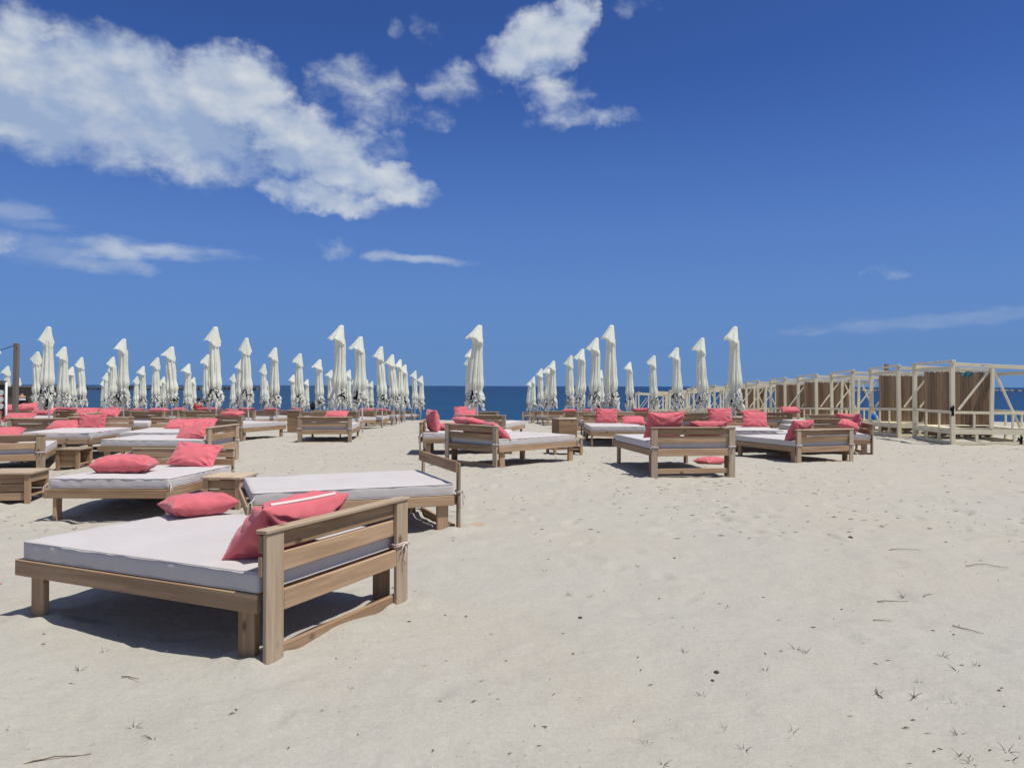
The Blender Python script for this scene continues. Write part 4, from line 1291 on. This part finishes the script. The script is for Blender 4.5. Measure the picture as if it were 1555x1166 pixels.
def standing_person(x, y):
    root = empty('person', (x, y, gz(x, y)), R(200))
    tag(root, 'person standing at the left in dark clothes with a white band across the chest', 'person')
    J = [((0, 0, .95), (.15, .11)), ((0, 0, 1.15), (.13, .10)), ((0, .01, 1.36), (.16, .10)), ((0, 0, 1.48), (.06, .06)), ((0, -.02, 1.56), (.065, .075)), ((0, -.02, 1.66), (.075, .09)), ((0, -.01, 1.73), (.05, .06)),
         ((.19, .01, 1.40), .05), ((.25, .02, 1.13), .04), ((.22, -.08, .90), .032), ((.21, -.11, .82), .035),
         ((-.19, .01, 1.40), .05), ((-.25, .02, 1.13), .04), ((-.22, -.08, .90), .032), ((-.21, -.11, .82), .035),
         ((.10, 0, .86), .085), ((.11, -.01, .48), .055), ((.11, .03, .08), .04), ((.11, -.12, .04), .035),
         ((-.10, 0, .86), .085), ((-.11, -.01, .48), .055), ((-.11, .03, .08), .04), ((-.11, -.12, .04), .035)]
    E_ = [(0, 1), (1, 2), (2, 3), (3, 4), (4, 5), (5, 6), (2, 7), (7, 8), (8, 9), (9, 10), (2, 11), (11, 12), (12, 13), (13, 14), (0, 15), (15, 16), (16, 17), (17, 18), (0, 19), (19, 20), (20, 21), (21, 22)]
    skin_body('body', J, E_, root, SKIN)
    S = [((0, 0, .92), (.175, .135)), ((0, 0, 1.15), (.16, .125)), ((0, .01, 1.36), (.185, .125)), ((0, 0, 1.45), (.08, .08)), ((.20, .01, 1.40), .066), ((.26, .02, 1.13), .055), ((.24, -.04, 1.0), .05), ((-.20, .01, 1.40), .066), ((-.26, .02, 1.13), .055), ((-.24, -.04, 1.0), .05)]
    skin_body('jacket', S, [(0, 1), (1, 2), (2, 3), (2, 4), (4, 5), (5, 6), (2, 7), (7, 8), (8, 9)], root, DARKC)
    T = [((0, 0, .92), (.17, .13)), ((.10, 0, .82), .10), ((.11, -.01, .48), .075), ((.11, .03, .10), .06), ((-.10, 0, .82), .10), ((-.11, -.01, .48), .075), ((-.11, .03, .10), .06)]
    skin_body('trousers', T, [(0, 1), (1, 2), (2, 3), (0, 4), (4, 5), (5, 6)], root, DARKC)
    m = MB(); verts, faces = [], []
    for i in range(32):
        a = 2 * math.pi * i / 32
        for z in (1.235, 1.33): verts.append((.212 * math.cos(a), .01 + .150 * math.sin(a), z))
    for i in range(32):
        j = (i + 1) % 32; faces.append([2 * i, 2 * j, 2 * j + 1, 2 * i + 1])
    m.add(verts, faces, None, True); m.build('chest_band', WHITEC, root)
    ell('hair', (0, .01, 1.68), (.088, .105, .095), HAIR, root, lambda c: c.y > -.035 or c.z > 1.72)
standing_person(at(33, 600, 40).x, 40.0)
def seated_person(x, y):
    root = empty('person', (x, y, gz(x, y)), R(175))
    tag(root, 'person in a red top sitting far off on a daybed, looking at the sea', 'person')
    dz = -.38
    J = [((0, 0, .55), (.15, .12)), ((0, .02, .75), (.13, .10)), ((0, .0, .97), (.16, .10)), ((0, -.01, 1.08), (.055, .055)), ((0, -.03, 1.16), (.065, .075)), ((0, -.03, 1.25), (.075, .09)), ((0, -.02, 1.32), (.05, .06)),
         ((.19, 0, 1.0), .05), ((.24, .0, .76), .04), ((.17, -.2, .64), .032), ((.15, -.27, .62), .034),
         ((-.19, 0, 1.0), .05), ((-.24, .0, .76), .04), ((-.17, -.2, .64), .032), ((-.15, -.27, .62), .034),
         ((.10, -.06, .58), .085), ((.12, -.46, .56), .06), ((.12, -.50, .12), .042), ((.12, -.62, .06), .035),
         ((-.10, -.06, .58), .085), ((-.12, -.46, .56), .06), ((-.12, -.50, .12), .042), ((-.12, -.62, .06), .035)]
    E_ = [(0, 1), (1, 2), (2, 3), (3, 4), (4, 5), (5, 6), (2, 7), (7, 8), (8, 9), (9, 10), (2, 11), (11, 12), (12, 13), (13, 14), (0, 15), (15, 16), (16, 17), (17, 18), (0, 19), (19, 20), (20, 21), (21, 22)]
    skin_body('body', J, E_, root, SKIN)
    S = [((0, 0, .56), (.17, .14)), ((0, .02, .75), (.155, .125)), ((0, 0, .97), (.185, .125)), ((0, -.01, 1.06), (.085, .08)), ((.21, 0, 1.0), .066), ((.25, 0, .80), .055), ((-.21, 0, 1.0), .066), ((-.25, 0, .80), .055)]
    skin_body('red_top', S, [(0, 1), (1, 2), (2, 3), (2, 4), (4, 5), (2, 6), (6, 7)], root, REDC)
    ell('hair', (0, -.0, 1.27), (.088, .105, .095), HAIR, root, lambda c: c.y > -.05 or c.z > 1.31)
sp_ = at(302, 610, 39.5)
seated_person(sp_.x, 39.5)
def bundle():
    p = at(475, 620, 44)
    o = ell('bag', (0, 0, .14), (.17, .16, .26), DARKC, None)
    for v in o.data.vertices:
        f = 1 - .5 * max(0, v.co.z - .1) / .3
        v.co.x *= f; v.co.y *= f
        v.co += Vector((.02 * math.sin(v.co.z * 30), .02 * math.cos(v.co.x * 40), 0))
    o.location = (p.x, 44, p.z)
    tag(o, 'black bag heaped on a far daybed behind the closed brown cabinet', 'bag')
bundle()

# ------------------------------------------------------------------ breakwaters
def breakwater(x0, x1, y, label, mat, seed, hgt):
    r = random.Random(seed); m = MB()
    n = int((x1 - x0) / 1.15)
    for i in range(n):
        x = x0 + (x1 - x0) * (i + r.random()) / n; s = r.uniform(.5, 1.35) * (1.5 if r.random() < .06 else 1)
        yy = y + r.uniform(-2, 2)
        c = Vector((x, yy, -1.45 + r.uniform(0, .5) * hgt))
        vs = [(-1, -1, -1), (1, -1, -1), (1, 1, -1), (-1, 1, -1), (-1, -1, 1), (1, -1, 1), (1, 1, 1), (-1, 1, 1)]
        q = Matrix.Rotation(r.uniform(0, 6), 3, 'Z') @ Matrix.Rotation(r.uniform(-.5, .5), 3, 'X')
        V = [c + q @ Vector((a * s * r.uniform(.7, 1.2), b * s * r.uniform(.6, 1.1), d * s * hgt * r.uniform(.45, .85))) for a, b, d in vs]
        m.add(V, [[0, 3, 2, 1], [4, 5, 6, 7], [0, 1, 5, 4], [1, 2, 6, 5], [2, 3, 7, 6], [3, 0, 4, 7]])
    o = m.build('breakwater', mat); tag(o, label, 'breakwater')
breakwater(-520, -150, 480, 'dark stone breakwater lying in the sea at the left', ROCK, 3, 1.25)
breakwater(232, 460, 560, 'pale and dark stone breakwater in the sea behind the cabanas at the right', ROCKP, 5, 1.1)

# ------------------------------------------------------------------ small things on the sand
DRY = plain('dry_plant', (.12, .105, .075), .8, .1, .3, 40)
LITTER = plain('dry_weed_bits', (.22, .19, .14), .9, .1, .5, 3)
TWIG = plain('dead_twig', (.17, .115, .065), .8, .1, .3, 60)
PEB = plain('dark_pebble', (.05, .045, .04), .6, .3, .3, 60)
SHELL = plain('white_shell', (.68, .64, .58), .5, .3, .1, 60)
def gp(px, py):
    hy = 586.1 + (px - 777.5) * .00314
    Y = EYE * F / (py - hy)
    x = (px - 777.5) * Y / F
    for _ in range(3):
        Y = (EYE - gz(x, Y)) * F / (py - hy); x = (px - 777.5) * Y / F
    return x, Y, gz(x, Y)
def sprout_mesh(seed):
    r = random.Random(seed); m = MB()
    for k in range(r.randint(4, 7)):
        a = r.uniform(0, 6.28); L = r.uniform(.026, .055); up = r.uniform(.5, 1.7)
        d = Vector((math.cos(a), math.sin(a), 0)); pts, rad = [], []
        for i in range(6):
            t = i / 5
            pts.append(d * L * t + Vector((0, 0, -.01 + L * up * t - L * .55 * t * t))); rad.append(.0014 * (1 - t) + .0005)
        m.tube(pts, rad, 5)
    me = m.mesh('grass_sprout'); me.materials.append(DRY); return me
SPM = [sprout_mesh(s) for s in range(5)]
SPR = [(1335, 1052), (1389, 1055), (1432, 996), (1483, 1010), (1455, 1018), (1455, 1115), (1458, 1145), (1477, 1158), (1396, 1036), (1448, 1066), (160, 990), (122, 1018), (235, 1120), (969, 860), (864, 904), (895, 906), (1040, 990), (1210, 986), (1205, 1110), (1131, 1139), (1067, 1056), (983, 1129), (1102, 1106), (1253, 836), (1372, 905), (1224, 990), (1164, 1017), (1530, 1140), (1537, 1152), (828, 867), (205, 1104), (1008, 1160)]
for i, (px, py) in enumerate(sorted(SPR, key=lambda p: -p[1])):
    x, y, z = gp(px, py)
    o = link('grass_sprout', SPM[i % 5]); o.location = (x, y, z); o.rotation_euler = (0, 0, i * 2.4); s = .8 + .5 * ((i * 37) % 10) / 10; o.scale = (s, s, s)
    tag(o, 'dry dark grass sprout in the open sand, %s up from the bottom edge' % ordn(i + 1), 'grass sprout', 'grass sprouts in the open sand')
def twig(px, py, L, rz, label, bend=.1):
    x, y, z = gp(px, py); m = MB(); r = random.Random(px)
    pts = [(L * (t - .5), bend * L * math.sin(t * 3) + r.uniform(-.004, .004), .006 + r.uniform(0, .008)) for t in [i / 7 for i in range(8)]]
    m.tube(pts, [.0034 - .00028 * i for i in range(8)], 6)
    o = m.build('twig', TWIG); o.location = (x, y, z); o.rotation_euler = (0, 0, R(rz))
    tag(o, label, 'twig', 'twigs on the sand')
twig(200, 1031, .13, -24, 'short brown twig on the sand below the nearest daybed')
twig(1470, 958, .20, -55, 'thin slanting twig at the right among the grass sprouts')
twig(1357, 915, .24, 2, 'long straight twig lying across the sand at the right')
twig(1336, 1054, .12, 80, 'short upright stalk near the bottom right')
twig(90, 1155, .26, 18, 'pale straw in the bottom left corner')
twig(1375, 836, .30, -6, 'curved dark stalk on the sand in the right half')
twig(1500, 862, .35, -10, 'curved stalk at the right edge of the open sand', .25)
twig(1341, 944, .12, -12, 'small forked twig left of the slanting one')
twig(1410, 905, .12, 30, 'tiny twig above the grass sprouts at the right')
def plank():
    x, y, z = gp(706, 800)
    m = MB(); m.box((-.28, -.06, -.01), (.24, .06, .012)); o = m.build('plank', WOOD); o.location = (x, y, z + .012); o.rotation_euler = (R(2), R(3), R(14))
    tag(o, 'loose brown plank half buried beside the bare daybed post', 'plank')
plank()
def pebble(px, py, s, label, mat):
    x, y, z = gp(px, py)
    o = ell('pebble', (0, 0, .2 * s), (s, s * .8, s * .6), mat, None); o.location = (x, y, z); o.rotation_euler = (0, 0, px)
    for v in o.data.vertices: v.co *= 1 + .15 * math.sin(v.co.x * 90 + px) 
    tag(o, label, 'pebble', 'pebbles on the sand')
pebble(1089, 1021, .016, 'dark pebble low in the open sand, larger of a close pair', PEB)
pebble(1083, 1033, .010, 'dark pebble beneath the larger one of a close pair', PEB)
pebble(882, 938, .015, 'single black pebble on the sand right of the nearest daybed', PEB)
pebble(1291, 817, .028, 'smooth dark stone on the sand in the right half', PEB)
pebble(1024, 848, .016, 'small dark pebble above the single black one', PEB)
pebble(404, 1014, .013, 'white shell beside the front post of the nearest daybed', SHELL)
pebble(596, 920, .012, 'white shell at the far post of the nearest daybed', SHELL)
pebble(256, 988, .010, 'white shell in the grit before the nearest daybed', SHELL)

def litter():
    r = random.Random(99); m = MB()
    V, Fc = [], []
    for i in range(3900):
        y = 3.2 + 27 * r.random() ** 1.1
        x = r.uniform(-.72, .72) * y
        if y < 8 and r.random() < .72: continue
        dn = float(fbm(np.array(x * .45), np.array(y * .45), 40, 2))
        if dn < -.12 and r.random() < .75: continue
        z = gz(x, y) + .004
        L = r.uniform(.004, .022) * (1 if y < 8 else 2.6); a = r.gauss(0, .6); w = r.uniform(.0007, .0018) * (1 if y < 8 else 3.0)
        dx, dy = math.cos(a) * L, math.sin(a) * L; sx, sy = -math.sin(a) * w, math.cos(a) * w
        b = len(V); h = r.uniform(.003, .012)
        V += [(x - dx, y - dy, z), (x + sx, y + sy, z), (x + dx, y + dy, z + h * .5), (x - sx, y - sy, z), (x, y, z + h)]
        Fc += [(b, b + 3, b + 4), (b + 3, b + 2, b + 4), (b + 2, b + 1, b + 4), (b + 1, b, b + 4)]
    me = bpy.data.meshes.new('beach_litter'); me.from_pydata(V, [], Fc); me.materials.append(LITTER)
    o = link('beach_litter', me)
    tag(o, 'scattered dry plant bits and grit lying over the sand', 'beach litter', kind='stuff')
litter()

# ------------------------------------------------------------------ render settings
sc.render.engine = 'CYCLES'
sc.cycles.max_bounces = 8
sc.cycles.use_denoising = True
sc.view_settings.view_transform = 'Standard'; sc.view_settings.look = 'None'
sc.view_settings.exposure = 0; sc.view_settings.gamma = 1
